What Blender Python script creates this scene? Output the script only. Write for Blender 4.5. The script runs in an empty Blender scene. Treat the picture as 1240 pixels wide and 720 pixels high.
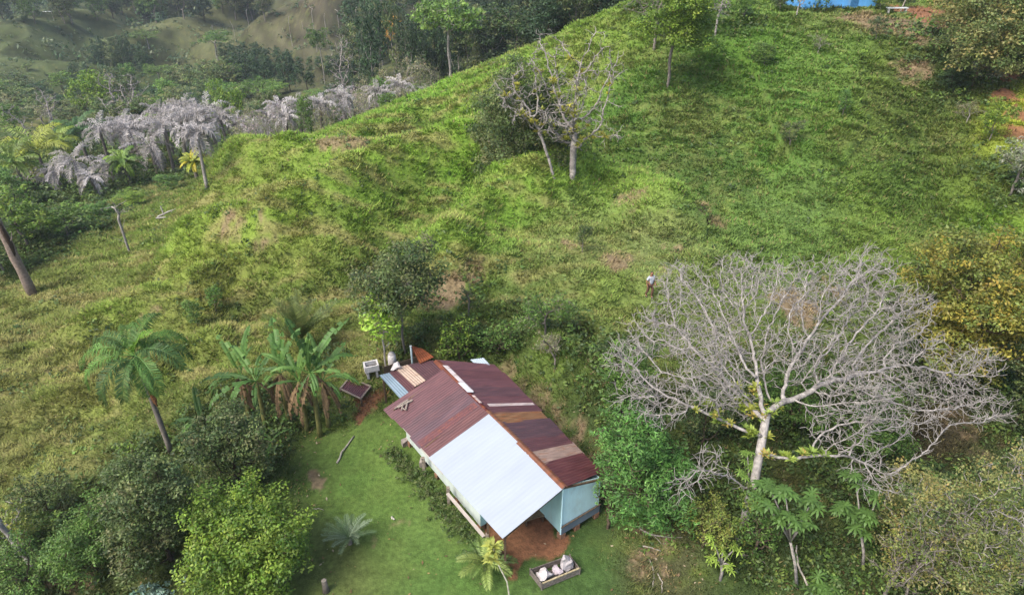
import bpy, math, random
import numpy as np
from mathutils import Vector, noise as mnoise

random.seed(7)
RNG = np.random.default_rng(7)
PI = math.pi
COL = bpy.context.scene.collection
SC = bpy.context.scene

# ------------------------------------------------------------------ camera model
CAMH = 25.0
FPX = 838.0
TH = math.radians(31.5)
CT, ST = math.cos(TH), math.sin(TH)

def ray(px, py):
    u = (px - 620) / FPX
    v = (py - 360) / FPX
    return np.array([u, CT - v * ST, -ST - v * CT])

def at_z(px, py, z=0.0):
    d = ray(px, py)
    t = (z - CAMH) / d[2]
    return np.array([d[0] * t, d[1] * t, z])

def at_y(px, py, y):
    d = ray(px, py)
    t = y / d[1]
    return np.array([d[0] * t, y, CAMH + d[2] * t])

# ------------------------------------------------------------------ noise
def _hash(ix, iy, seed):
    h = (ix.astype(np.int64) * 374761393 + iy.astype(np.int64) * 668265263 + seed * 1442695041) & 0x7fffffff
    h = ((h ^ (h >> 13)) * 1274126177) & 0x7fffffff
    h = (h ^ (h >> 16)) & 0xffff
    return h / 65535.0

def vnoise(x, y, seed=0):
    ix = np.floor(x); iy = np.floor(y)
    fx = x - ix; fy = y - iy
    fx = fx * fx * (3 - 2 * fx); fy = fy * fy * (3 - 2 * fy)
    a = _hash(ix, iy, seed); b = _hash(ix + 1, iy, seed)
    c = _hash(ix, iy + 1, seed); d = _hash(ix + 1, iy + 1, seed)
    return (a + (b - a) * fx) * (1 - fy) + (c + (d - c) * fx) * fy

def fbm(x, y, seed=0, oct=4, gain=0.5):
    s = 0; a = 1; t = 0
    for o in range(oct):
        c, sn = math.cos(o * 1.3), math.sin(o * 1.3)
        s = s + a * vnoise((x * c - y * sn) * 2 ** o, (x * sn + y * c) * 2 ** o, seed + o * 17)
        t += a; a *= gain
    return s / t

def sstep(a, b, x):
    t = np.clip((x - a) / (b - a), 0, 1)
    return t * t * (3 - 2 * t)

def s2l(c):
    c = np.asarray(c, float) / 255.0
    return np.where(c <= 0.04045, c / 12.92, ((c + 0.055) / 1.055) ** 2.4)

# ------------------------------------------------------------------ terrain heights
CP = []
def cz(px, py, z): CP.append(tuple(at_z(px, py, z)))
def cy(px, py, y): CP.append(tuple(at_y(px, py, y)))
for p in [(420,560,0),(480,620,0),(420,700,0),(600,700,0),(700,680,0),(800,700,0),(560,520,0),(640,560,0),(430,505,.1),
          (300,700,-.3),(200,700,-.8),(100,720,-1.2),(0,720,-1.6),(900,700,-.3),(1050,710,-.5),(1240,720,-1),
          (0,600,-2.5),(100,560,-2),(200,540,-1.2),(300,520,-.4),(0,450,-3.6),(100,440,-2.6),(200,430,-1.5),(300,430,-.3),
          (40,355,-4),(150,310,-3.4),(250,300,-1.2),(0,320,-5),(200,255,-3.6),(330,330,.7),(400,400,.8)]:
    cz(*p)
for p in [(760,0,85),(700,30,84),(620,65,82),(545,97,79),(450,140,74),(380,165,70),(335,188,66),
          (600,140,66),(500,175,61),(430,207,57),(300,203,60),(255,228,58),(520,230,54),(420,265,48.5),(300,290,49),
          (600,200,57),(640,230,50),(560,300,44),(470,330,41),(500,380,36),(560,370,36.2),(620,340,38.5),(700,330,37.5),
          (787,357,35.5),(740,228,51.5),(740,265,45.5),(650,430,32.3),(730,470,29),(850,450,29.3),(950,400,32.8),
          (900,560,23.6),(1000,500,28),(1150,530,27.2),(1240,560,26.5),(1100,650,20.5),(1100,380,36),(1240,400,35),
          (900,300,41),(1000,250,46),(1100,290,42),(1240,280,43),(810,105,62),(700,120,68),(693,215,52),(900,200,51),
          (900,100,62),(1000,150,55),(1000,60,70),(1000,17,78),(900,8,80),(1100,150,55),(1100,60,66),(1085,30,73),
          (1200,180,50),(1240,100,60),(1200,30,72),(1120,8,86),(1240,0,84)]:
    cy(*p)
CP += [(-10,104,-5),(-18,128,-11),(4,112,-1),(8,135,-7),(22,112,8),(20,150,-6),(40,125,10),(45,165,-2),(60,105,12),
       (95,110,12),(95,165,5),(-50,60,-6),(-55,78,-8.5),(-40,84,-9),(-30,100,-11),(-62,110,-13),(-30,130,-15),(-75,150,-20),
       (-30,160,-17),(-50,200,-25),(0,185,-15),(35,88,12.2),(-80,60,-9),(-40,30,-4),(-60,10,-5),(40,10,-2),(60,30,0),
       (0,0,0),(-10,5,-.5),(15,2,-.2),(90,70,10),(110,40,4),(-120,250,-36),(150,250,0),(300,600,10),(0,800,-30),(600,1400,20),(-600,1400,-20),(-300,500,-50),(0,1450,0),
       (20,82,12.4),(30,85,12.6),(12,96,4)]
for p in [(300,30,330),(200,62,262),(100,82,236),(350,35,250),(400,45,225),(0,5,500),(150,12,440),(300,2,400),(450,5,300),(600,2,210),(700,2,175)]:
    cy(*p)
CP = np.array(CP)

def warp(x, y):
    yy = np.maximum(y + 20, 4)
    return np.stack([1.6 * x / yy, np.log(yy)], -1)
_W = warp(CP[:, 0], CP[:, 1])
def _K(r2): return 0.5 * r2 * np.log(r2 + 1e-9)
_n = len(CP)
_D = ((_W[:, None] - _W[None]) ** 2).sum(-1)
_A = np.zeros((_n + 3, _n + 3))
_A[:_n, :_n] = _K(_D) + np.eye(_n) * 0.0022
_A[:_n, _n] = 1; _A[:_n, _n + 1:] = _W
_A[_n, :_n] = 1; _A[_n + 1:, :_n] = _W.T
_C = np.linalg.solve(_A, np.concatenate([CP[:, 2], [0, 0, 0]]))

# house footprint (unprojected from its measured roof corners)
HF = dict(rf=at_z(684, 590, 3.45), rbL=at_z(537, 448, 3.45), rbR=at_z(528, 436, 3.4), lf=at_z(608.6, 652, 2.45), lb=at_z(466, 496, 2.3),
          Rf=at_z(729, 571, 2.45), Rb=at_z(601, 442, 2.5))
_h0 = at_z(600, 560, 0.5)[:2]
_hd = HF['rf'][:2] - HF['rbL'][:2]; _hd = _hd / np.linalg.norm(_hd)
_hn = np.array([-_hd[1], _hd[0]])
if _hn[0] < 0: _hn = -_hn

def base_h(x, y):
    sh = np.shape(x)
    x = np.ravel(np.asarray(x, float)); y = np.ravel(np.asarray(y, float))
    out = np.empty_like(x)
    for i in range(0, len(x), 60000):
        w = warp(x[i:i + 60000], y[i:i + 60000])
        r2 = (w[:, None, 0] - _W[None, :, 0]) ** 2 + (w[:, None, 1] - _W[None, :, 1]) ** 2
        out[i:i + 60000] = _K(r2) @ _C[:_n] + _C[_n] + w @ _C[_n + 1:]
    # level pad under the house
    dx = x - _h0[0]; dy = y - _h0[1]
    a = np.abs(dx * _hd[0] + dy * _hd[1]); b = dx * _hn[0] + dy * _hn[1]
    d = np.maximum(a - 5.6, 0) + np.maximum(np.abs(b) - 3.3, 0)
    k = 1 - sstep(0.5, 2.3, d)
    out = out * (1 - k) + 0.02 * k
    return out.reshape(sh)

RELIEF = []
def relief(x, y):
    h = np.zeros(np.shape(x))
    for pts, w, dz in RELIEF:
        for (ax, ay), (bx, by) in zip(pts[:-1], pts[1:]):
            L2 = (bx - ax) ** 2 + (by - ay) ** 2 + 1e-9
            t = np.clip(((x - ax) * (bx - ax) + (y - ay) * (by - ay)) / L2, 0, 1)
            d2 = (x - ax - t * (bx - ax)) ** 2 + (y - ay - t * (by - ay)) ** 2
            g = dz * np.exp(-d2 / (w * w))
            h = np.where(np.abs(g) > np.abs(h), g, h)
    return h
# ---- blobs: soft masks given by a point on the ground and a radius in metres
def blob_mask(x, y, blobs):
    m = np.zeros(np.shape(x))
    wx = x + 0.9 * (fbm(x * .9, y * .9, 91, 3) - .5) * 2
    wy = y + 0.9 * (fbm(x * .9, y * .9, 92, 3) - .5) * 2
    for bx, by, r, s in blobs:
        d = np.sqrt((wx - bx) ** 2 + ((wy - by)) ** 2)
        near = d < r * 1.6
        m = np.maximum(m, np.where(near, s * (1 - sstep(r * .55, r * 1.35, d)), 0))
    return m

def march(px, py, hf):
    d = ray(px, py)
    ts = np.exp(np.linspace(math.log(15), math.log(1500), 3000))
    P = d[None] * ts[:, None]
    h = hf(P[:, 0], P[:, 1])
    below = np.where(P[:, 2] + CAMH < h)[0]
    i = below[0] if len(below) else len(ts) - 1
    return np.array([P[i, 0], P[i, 1], h[i]])

def blobs(lst, s=1.0):
    out = []
    for b in lst:
        p = march(b[0], b[1], base_h)
        out.append((p[0], p[1], b[2], b[3] if len(b) > 3 else s))
    return out
LAWN = blobs([(430,560,3.2),(470,620,3.6),(520,690,3.6),(400,640,2.6),(560,712,3),(640,705,2.2),(470,530,2.2),(710,655,1.5),(420,705,3.2),(350,718,2.2),(500,580,2.5),(640,715,3),(700,712,2)])
ORANGE = blobs([(640,655,1.25),(618,680,.7),(660,632,1.1),(625,640,1.6),(445,488,.9),(437,503,.7),(1105,12,3),(1120,16,3.2),(1140,24,3),(1150,30,2.5),(1222,112,1.1),(1232,135,1.2),(1214,88,1.1),(1237,160,1.2),(335,180,1.3,.8)])
PINK = blobs([(385,582,.55),(770,680,.8,.55),(800,665,.9,.55),(780,640,.7,.5),(540,362,1.5,.9),(520,370,1,.8),(580,345,1,.7),(1070,28,3.6),(1100,32,3.6),(1045,25,3,.8),(1120,42,2.6,.7),
              (430,203,1.7,.8),(408,200,1.6,.7),(1150,505,1.6,.5),(1185,535,1.4,.5),(960,368,2.0,.8),(1000,350,1.4,.6),(760,262,1.4,.6),(860,268,1.1,.7),(815,300,1.0,.5),(745,312,1.3,.7),(690,298,.9,.6),(800,325,.9,.5),
              (290,305,1.4,.5),(330,300,1.2,.5),(160,365,.8,.6),(190,385,.8,.5),(60,430,1.5,.35),(1110,70,2.2,.6),(1010,62,1.5,.35),(480,635,.3,.6),(450,665,.4,.4),(540,590,.5,.35),
              (1060,180,1.2,.35),(560,470,.5,.5),(330,700,.6,.4),(100,700,1.2,.5)])
# scrub: r metres, weight
SCRUB = blobs([(40,240,8),(100,235,6),(0,290,7),(70,290,5),(150,215,6),(210,215,5),(240,190,7),(150,180,10),(60,190,10),(200,150,12),(300,170,8),(110,265,4,.8),(280,180,7),(30,320,3.5),
               (560,410,1.6),(600,415,1.6),(640,405,1.7),(690,410,1.5),(720,440,1.8),(740,480,1.6),(760,520,1.8),(790,560,1.6),(760,430,1.6,.8),(620,380,1.2,.7),
               (1000,560,2.4),(950,520,2.0),(1050,620,2.6),(1120,600,2.8),(1200,610,2.8),(1180,690,2.6),(1080,690,2.2),(1230,520,2.6),(960,640,1.6),(900,600,1.8),(930,690,1.4,.8),(860,600,1.3),(1010,700,1.6),(1040,540,2.5),
               (1100,460,2.5,.8),(1180,450,3),(1120,400,2.6,.8),(900,500,2.4,.8),(850,510,2,.8),(1000,470,2.3,.7),
               (290,560,2.4),(230,620,2.4),(170,640,2.2),(110,650,2.3),(50,660,2.3),(60,610,2),(20,700,2),(170,560,1.5),(240,530,1.8),(330,540,1.6),(100,700,1.6,.6),(310,500,1.5),(380,510,.9),(400,430,1.2,.7),
               (640,190,4.0),(620,160,3.5),(650,215,2.2),(1190,60,6),(1160,40,6),(1180,90,3.5),(1130,60,3,.6),(820,15,5,.8),(870,30,4,.5),(1220,60,6),(1200,200,2.2,.7),(1225,225,2.2,.8),
               (575,370,.8,.8),(500,420,1.2),(520,405,1.0),(980,10,3,.8),(1050,8,2,.7),(700,480,.9,.5)])

for pix, w_, dz_ in [([(620,172),(560,192),(500,210),(450,224),(391,248),(322,284),(240,311)], 2.5, 1.7), ([(500,196),(455,208),(400,232),(345,258),(290,282),(235,304)], 1.8, -1.7),
                   ([(262,206),(300,203),(350,201),(400,200),(445,200)], 2.3, 1.3), ([(330,188),(390,176),(460,160),(520,140)], 2.6, -1.3),
                   ([(700,222),(670,228),(635,243),(600,256),(570,280),(540,318)], 2.7, 1.7), ([(640,208),(610,226),(575,256),(545,282),(505,305)], 1.9, -1.9),
                   ([(700,222),(760,236),(800,262)], 2.6, 1.0), ([(655,425),(700,455),(745,495)], 1.3, .8), ([(470,300),(430,330),(360,345),(300,360)], 2.6, -1.2),
                   ([(850,90),(870,170),(840,230)], 5, -.5), ([(960,40),(980,150)], 5.5, .3), ([(1120,90),(1140,170),(1120,240)], 4, -1.0), ([(640,90),(600,150)], 4, .7),
                   ([(250,345),(180,372),(100,400)], 1.6, .8), ([(300,372),(230,405),(130,440)], 1.8, -.7), ([(260,420),(180,455),(60,490)], 1.6, .5)]:
    RELIEF.append(([tuple(march(a, b_, base_h)[:2]) for a, b_ in pix], w_ * 1.05, dz_ * 1.85))
for pix, w_, dz_ in [([(15,82),(100,58),(200,32),(300,12)], 12, 6), ([(170,80),(250,50),(330,26),(440,6)], 11, 6), ([(60,64),(130,44),(190,20)], 14, 5), ([(330,66),(400,44),(470,22)], 10, 4)]:
    RELIEF.append(([tuple(march(a, b_, base_h)[:2]) for a, b_ in pix], w_, dz_))
def masks(x, y):
    lawn, org, pink, scr = blob_mask(x, y, LAWN), blob_mask(x, y, ORANGE), blob_mask(x, y, PINK), blob_mask(x, y, SCRUB)
    dx = x - _h0[0]; dy = y - _h0[1]
    a = np.abs(dx * _hd[0] + dy * _hd[1]); b = dx * _hn[0] + dy * _hn[1]
    d = np.maximum(a - 5.6, 0) + np.maximum(b - 3.3, 0)
    bank = sstep(2.9, 3.4, b) * (1 - sstep(1.5, 2.6, d + .6 * (fbm(x * 1.3, y * 1.3, 95, 3) - .5))) * (a < 6.2)
    return lawn, org, np.maximum(pink, bank * .5), scr * (1 - bank)

def hgt(x, y, mk=None):
    x = np.asarray(x, float); y = np.asarray(y, float)
    h = base_h(x, y) + relief(x, y)
    lawn, org, pink, scr = mk if mk is not None else masks(x, y)
    dx = x - _h0[0]; dy = y - _h0[1]
    a = np.abs(dx * _hd[0] + dy * _hd[1]); b = np.abs(dx * _hn[0] + dy * _hn[1])
    pad = sstep(0.0, 2.0, np.maximum(a - 5.6, 0) + np.maximum(b - 3.3, 0))
    k = np.clip(1 - lawn - .8 * org - .5 * pink, 0, 1) * pad
    far = sstep(110, 260, y)
    lump = (fbm(x * .16, y * .2, 3, 3) - .5) * 1.3 + (fbm(x * .55, y * .75, 5, 3) - .5) * .75 + (fbm(x * 1.7, y * 2.3, 6, 3) - .5) * .34
    # folds running down the slope and cattle steps
    steps = np.abs(((base_h(x, y) + .5 * fbm(x * .2, y * .2, 8, 2)) * 1.6) % 1.0 - .5) * .22 * sstep(30, 45, y)
    h = h + k * (lump * (1 - .6 * far) + steps * (1 - far)) + (1 - k) * (fbm(x * 1.2, y * 1.2, 9, 2) - .5) * .06 * pad
    rid = 1 - np.abs(fbm((x + .5 * y) / 90, (y - .4 * x) / 70, 12, 3) * 2 - 1) * 2.2
    h = h + far * (rid * 15 - 6)
    return h

def G(px, py):
    p = march(px, py, hgt)
    return p

def top_h(p, py_top):
    """height of something standing at p whose top shows at row py_top"""
    d = ray(620, py_top)
    z = CAMH + d[2] * (p[1] / d[1])
    return z - p[2]

def X(px, y, z):
    dep = y * CT + (CAMH - z) * ST
    return (px - 620) / FPX * dep

def at(px, y):
    """ground point below image column px at distance y"""
    x = 0.0
    for _ in range(4):
        z = float(hgt(np.array([x]), np.array([y]))[0])
        x = X(px, y, z + 3)
    return np.array([x, y, float(hgt(np.array([x]), np.array([y]))[0])])

def w2m(p, wpx):
    dep = p[1] * CT + (CAMH - p[2] - 2) * ST
    return wpx / FPX * dep

# ------------------------------------------------------------------ mesh builder
class MB:
    def __init__(s): s.v = []; s.q = []; s.t = []; s.c = []; s.n = 0
    def add(s, v, quads=None, tris=None, col=(1, 1, 1)):
        v = np.asarray(v, np.float32).reshape(-1, 3)
        s.v.append(v)
        c = np.asarray(col, np.float32)
        if c.ndim == 1: c = np.broadcast_to(c, (len(v), 3))
        s.c.append(c)
        if quads is not None and len(quads): s.q.append(np.asarray(quads, np.int64).reshape(-1, 4) + s.n)
        if tris is not None and len(tris): s.t.append(np.asarray(tris, np.int64).reshape(-1, 3) + s.n)
        s.n += len(v)
    def mesh(s, name, mat, smooth=False):
        me = bpy.data.meshes.new(name)
        if s.n == 0: return me
        v = np.concatenate(s.v); c = np.concatenate(s.c)
        q = np.concatenate(s.q) if s.q else np.zeros((0, 4), np.int64)
        t = np.concatenate(s.t) if s.t else np.zeros((0, 3), np.int64)
        me.vertices.add(len(v)); me.vertices.foreach_set('co', v.ravel())
        nl = len(q) * 4 + len(t) * 3
        me.loops.add(nl); me.loops.foreach_set('vertex_index', np.concatenate([q.ravel(), t.ravel()]).astype(np.int32))
        npoly = len(q) + len(t)
        me.polygons.add(npoly)
        ls = np.concatenate([np.arange(len(q)) * 4, len(q) * 4 + np.arange(len(t)) * 3]).astype(np.int32)
        me.polygons.foreach_set('loop_start', ls)
        me.update(calc_edges=True)
        me.polygons.foreach_set('use_smooth', np.full(npoly, bool(smooth)))
        ca = me.color_attributes.new('Col', 'FLOAT_COLOR', 'POINT')
        ca.data.foreach_set('color', np.concatenate([c, np.ones((len(c), 1), np.float32)], 1).astype(np.float32).ravel())
        me.validate()
        for m in (mat if isinstance(mat, (list, tuple)) else [mat]): me.materials.append(m)
        return me
    def obj(s, name, mat, parent=None, smooth=False):
        o = bpy.data.objects.new(name, s.mesh(name, mat, smooth))
        COL.objects.link(o)
        if parent is not None: o.parent = parent
        return o
    # primitives
    def box(s, cx, cy, cz_, sx, sy, sz, rz=0, col=(1, 1, 1), jit=0, tilt=None):
        v = np.array([[x, y, z] for z in (-.5, .5) for y in (-.5, .5) for x in (-.5, .5)]) * [sx, sy, sz]
        if jit: v = v + RNG.normal(0, jit, v.shape)
        if tilt is not None:
            a, b = tilt
            Ry = np.array([[math.cos(a), 0, math.sin(a)], [0, 1, 0], [-math.sin(a), 0, math.cos(a)]])
            Rx = np.array([[1, 0, 0], [0, math.cos(b), -math.sin(b)], [0, math.sin(b), math.cos(b)]])
            v = v @ Ry.T @ Rx.T
        c, n = math.cos(rz), math.sin(rz)
        v = v @ np.array([[c, n, 0], [-n, c, 0], [0, 0, 1]]) + [cx, cy, cz_]
        s.add(v, [[0, 2, 3, 1], [4, 5, 7, 6], [0, 1, 5, 4], [2, 6, 7, 3], [0, 4, 6, 2], [1, 3, 7, 5]], col=col)
    def beam(s, a, b, w, h, col=(1, 1, 1)):
        a = np.asarray(a, float); b = np.asarray(b, float)
        d = b - a; L = np.linalg.norm(d); d = d / L
        up = np.array([0, 0, 1.]) if abs(d[2]) < .95 else np.array([1., 0, 0])
        r = np.cross(d, up); r /= np.linalg.norm(r); u = np.cross(r, d)
        v = []
        for p in (a, b):
            for sx, sy in ((-1, -1), (1, -1), (1, 1), (-1, 1)):
                v.append(p + r * sx * w / 2 + u * sy * h / 2)
        s.add(v, [[0, 1, 2, 3], [7, 6, 5, 4], [0, 4, 5, 1], [1, 5, 6, 2], [2, 6, 7, 3], [3, 7, 4, 0]], col=col)
    def tube(s, pts, rad, k=6, col=(1, 1, 1)):
        pts = np.asarray(pts, float); n = len(pts)
        rad = np.broadcast_to(np.asarray(rad, float), (n,))
        T = np.gradient(pts, axis=0); T /= np.linalg.norm(T, axis=1)[:, None] + 1e-9
        up = np.array([0.31, .17, .93]); r = np.cross(T, up)
        bad = np.linalg.norm(r, axis=1) < .05
        r[bad] = np.cross(T[bad], [1, 0, 0]); r /= np.linalg.norm(r, axis=1)[:, None]
        u = np.cross(T, r)
        a = np.arange(k) / k * 2 * PI
        v = pts[:, None] + rad[:, None, None] * (np.cos(a)[None, :, None] * r[:, None] + np.sin(a)[None, :, None] * u[:, None])
        q = []
        for i in range(n - 1):
            for j in range(k):
                j2 = (j + 1) % k
                q.append([i * k + j, i * k + j2, (i + 1) * k + j2, (i + 1) * k + j])
        V = np.concatenate([v.reshape(-1, 3), pts[[0, -1]]])
        tr = [[n * k, (j + 1) % k, j] for j in range(k)] + [[n * k + 1, (n - 1) * k + j, (n - 1) * k + (j + 1) % k] for j in range(k)]
        s.add(V, q, tr, col=col)
    def segs(s, P0, P1, r0, r1, k=4, col=(1, 1, 1)):
        """many tapered segments at once"""
        if len(P0) == 0: return
        d = P1 - P0; L = np.linalg.norm(d, axis=1)[:, None] + 1e-9; d = d / L
        up = np.tile([0.31, .17, .93], (len(d), 1)); r = np.cross(d, up)
        ln = np.linalg.norm(r, axis=1); r[ln < .05] = np.cross(d[ln < .05], [1, 0, 0]); r /= np.linalg.norm(r, axis=1)[:, None]
        u = np.cross(d, r); a = np.arange(k) / k * 2 * PI
        ring = np.cos(a)[None, :, None] * r[:, None] + np.sin(a)[None, :, None] * u[:, None]
        v = np.concatenate([P0[:, None] + ring * r0[:, None, None], (P1 + d * r1[:, None] * .4)[:, None] + ring * r1[:, None, None]], 1)
        base = np.arange(len(d))[:, None, None] * 2 * k
        q = np.array([[j, (j + 1) % k, k + (j + 1) % k, k + j] for j in range(k)])[None] + base
        c = np.asarray(col, np.float32)
        if c.ndim == 2: c = np.repeat(c, 2 * k, axis=0)
        s.add(v.reshape(-1, 3), q.reshape(-1, 4), col=c)
    def leaves(s, C, A, B, col):
        """rhombic leaves: centre, half-length axis, half-width axis"""
        v = np.stack([C - A, C + B - A * .15, C + A, C - B - A * .15], 1)
        q = np.arange(len(C) * 4).reshape(-1, 4)
        s.add(v.reshape(-1, 3), q, col=np.repeat(np.asarray(col, np.float32), 4, axis=0))

def unit(v): return v / (np.linalg.norm(v, axis=-1, keepdims=True) + 1e-9)

# ------------------------------------------------------------------ materials
def new_mat(name):
    m = bpy.data.materials.new(name); m.use_nodes = True
    nt = m.node_tree; nt.nodes.clear()
    return m, nt, nt.nodes, nt.links

def col_mat(name, rough=.8, nscale=3.0, namt=.3, bump=.0, bscale=40, metal=0, transl=0, objtint=False, spec=.3, stretch=None, rotz=None, detail=6, nscale2=None, namt2=0, tint2=None):
    m, nt, N, L = new_mat(name)
    out = N.new('ShaderNodeOutputMaterial'); bs = N.new('ShaderNodeBsdfPrincipled')
    at_ = N.new('ShaderNodeAttribute'); at_.attribute_name = 'Col'
    tc = N.new('ShaderNodeTexCoord')
    mp = N.new('ShaderNodeMapping'); L.new(tc.outputs['Object'], mp.inputs[0])
    if rotz is not None:
        m0 = N.new('ShaderNodeMapping'); m0.inputs['Rotation'].default_value = (0, 0, -rotz); L.new(tc.outputs['Object'], m0.inputs[0]); L.new(m0.outputs[0], mp.inputs[0])
    if stretch: mp.inputs['Scale'].default_value = stretch
    nz = N.new('ShaderNodeTexNoise'); nz.inputs['Scale'].default_value = nscale; nz.inputs['Detail'].default_value = detail
    L.new(mp.outputs[0], nz.inputs['Vector'])
    mr = N.new('ShaderNodeMapRange'); mr.inputs[1].default_value = .3; mr.inputs[2].default_value = .7
    mr.inputs[3].default_value = 1 - namt; mr.inputs[4].default_value = 1 + namt
    L.new(nz.outputs['Fac'], mr.inputs[0])
    mx = N.new('ShaderNodeMix'); mx.data_type = 'RGBA'; mx.blend_type = 'MULTIPLY'; mx.inputs[0].default_value = 1
    L.new(at_.outputs['Color'], mx.inputs[6]); L.new(mr.outputs[0], mx.inputs[7])
    cur = mx.outputs[2]
    if nscale2:
        n2 = N.new('ShaderNodeTexNoise'); n2.inputs['Scale'].default_value = nscale2; n2.inputs['Detail'].default_value = 8; n2.inputs['Roughness'].default_value = .65
        L.new(mp.outputs[0], n2.inputs['Vector'])
        m2 = N.new('ShaderNodeMapRange'); m2.inputs[1].default_value = .52; m2.inputs[2].default_value = .7; m2.inputs[3].default_value = 0; m2.inputs[4].default_value = namt2
        L.new(n2.outputs['Fac'], m2.inputs[0])
        x2 = N.new('ShaderNodeMix'); x2.data_type = 'RGBA'; L.new(m2.outputs[0], x2.inputs[0]); L.new(cur, x2.inputs[6])
        x2.inputs[7].default_value = (*tint2, 1); cur = x2.outputs[2]
    if objtint:
        oi = N.new('ShaderNodeObjectInfo')
        x3 = N.new('ShaderNodeMix'); x3.data_type = 'RGBA'; x3.blend_type = 'MULTIPLY'; x3.inputs[0].default_value = 1
        L.new(cur, x3.inputs[6]); L.new(oi.outputs['Color'], x3.inputs[7]); cur = x3.outputs[2]
    L.new(cur, bs.inputs['Base Color'])
    bs.inputs['Roughness'].default_value = rough; bs.inputs['Metallic'].default_value = metal
    bs.inputs['Specular IOR Level'].default_value = spec
    if bump:
        nb = N.new('ShaderNodeTexNoise'); nb.inputs['Scale'].default_value = bscale; nb.inputs['Detail'].default_value = 5
        L.new(mp.outputs[0], nb.inputs['Vector'])
        bp = N.new('ShaderNodeBump'); bp.inputs['Strength'].default_value = bump; bp.inputs['Distance'].default_value = .05
        L.new(nb.outputs['Fac'], bp.inputs['Height']); L.new(bp.outputs[0], bs.inputs['Normal'])
    last = bs.outputs[0]
    if transl:
        tr = N.new('ShaderNodeBsdfTranslucent'); L.new(cur, tr.inputs['Color'])
        ms = N.new('ShaderNodeMixShader'); ms.inputs[0].default_value = transl
        L.new(bs.outputs[0], ms.inputs[1]); L.new(tr.outputs[0], ms.inputs[2]); last = ms.outputs[0]
    L.new(last, out.inputs['Surface'])
    return m

M_LEAF = col_mat('leaf', rough=.55, nscale=.9, namt=.22, transl=.32, objtint=True, spec=.35)
M_GRASS = col_mat('grass_blades', rough=.7, nscale=.8, namt=.15, transl=.3, spec=.2)
M_BARK = col_mat('bark', rough=.9, nscale=6, namt=.35, bump=.5, bscale=30, objtint=True, spec=.15)
M_DEAD = col_mat('dead_frond', rough=.95, nscale=2, namt=.2, transl=.15, objtint=True, spec=.1)
M_GROUND = col_mat('ground_cover', rough=.95, nscale=5, namt=.28, bump=.8, bscale=14, detail=8, spec=.1)
_ra = math.atan2(_hd[1], _hd[0])
M_ROOF = col_mat('painted_zinc', rotz=_ra, stretch=(2.2, .45, .45), rough=.5, nscale=2.2, namt=.22, nscale2=2.2, namt2=.45, tint2=(.11, .045, .035), spec=.4, bump=.1, bscale=6)
M_RUST = col_mat('rusted_zinc', rough=.8, nscale=2.5, namt=.35, nscale2=3.2, namt2=.85, tint2=(.17, .055, .02), rotz=_ra, stretch=(2.4, .5, .5), bump=.2, bscale=20, spec=.2)
M_SPOT = col_mat('rust_spotted_zinc', rough=.6, rotz=_ra, stretch=(1, .9, .9), nscale=3, namt=.2, nscale2=8, namt2=.8, tint2=(.19, .06, .03), spec=.3)
M_PALE_RUST = col_mat('pale_zinc_with_rust', rough=.7, rotz=_ra, stretch=(2.6, .6, .6), nscale=3, namt=.25, nscale2=2.6, namt2=.75, tint2=(.2, .075, .028), spec=.3)
M_ZINC = col_mat('new_zinc', rough=.42, nscale=.9, namt=.05, nscale2=1.6, rotz=_ra, stretch=(1.6, .4, .4), namt2=.3, tint2=(.28, .32, .38), metal=.0, spec=.6, bump=.06, bscale=3)
M_PAINT = col_mat('weathered_paint', rough=.75, nscale=2.2, namt=.08, nscale2=1.6, namt2=.3, tint2=(.26, .23, .17), bump=.08, bscale=25, stretch=(1.2, 1.2, .5))
M_WOOD = col_mat('old_wood', rough=.9, nscale=9, namt=.35, bump=.4, bscale=40, spec=.1)
M_CLOTH = col_mat('cloth', rough=.9, nscale=12, namt=.12, bump=.1, bscale=30)
M_CONC = col_mat('worn_concrete', rough=.85, nscale=7, namt=.2, nscale2=4, namt2=.4, tint2=(.18, .17, .15), bump=.2, bscale=30)

# ------------------------------------------------------------------ tagging
def tag(o, label=None, cat=None, group=None, kind=None):
    if label: o['label'] = label
    if cat: o['category'] = cat
    if group: o['group'] = group
    if kind: o['kind'] = kind
    return o
def empty(name, loc, label, cat, group=None, rz=0):
    o = bpy.data.objects.new(name, None); COL.objects.link(o)
    o.empty_display_size = .3
    o.location = [float(a) for a in loc]; o.rotation_euler = (0, 0, rz)
    return tag(o, label, cat, group)

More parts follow.
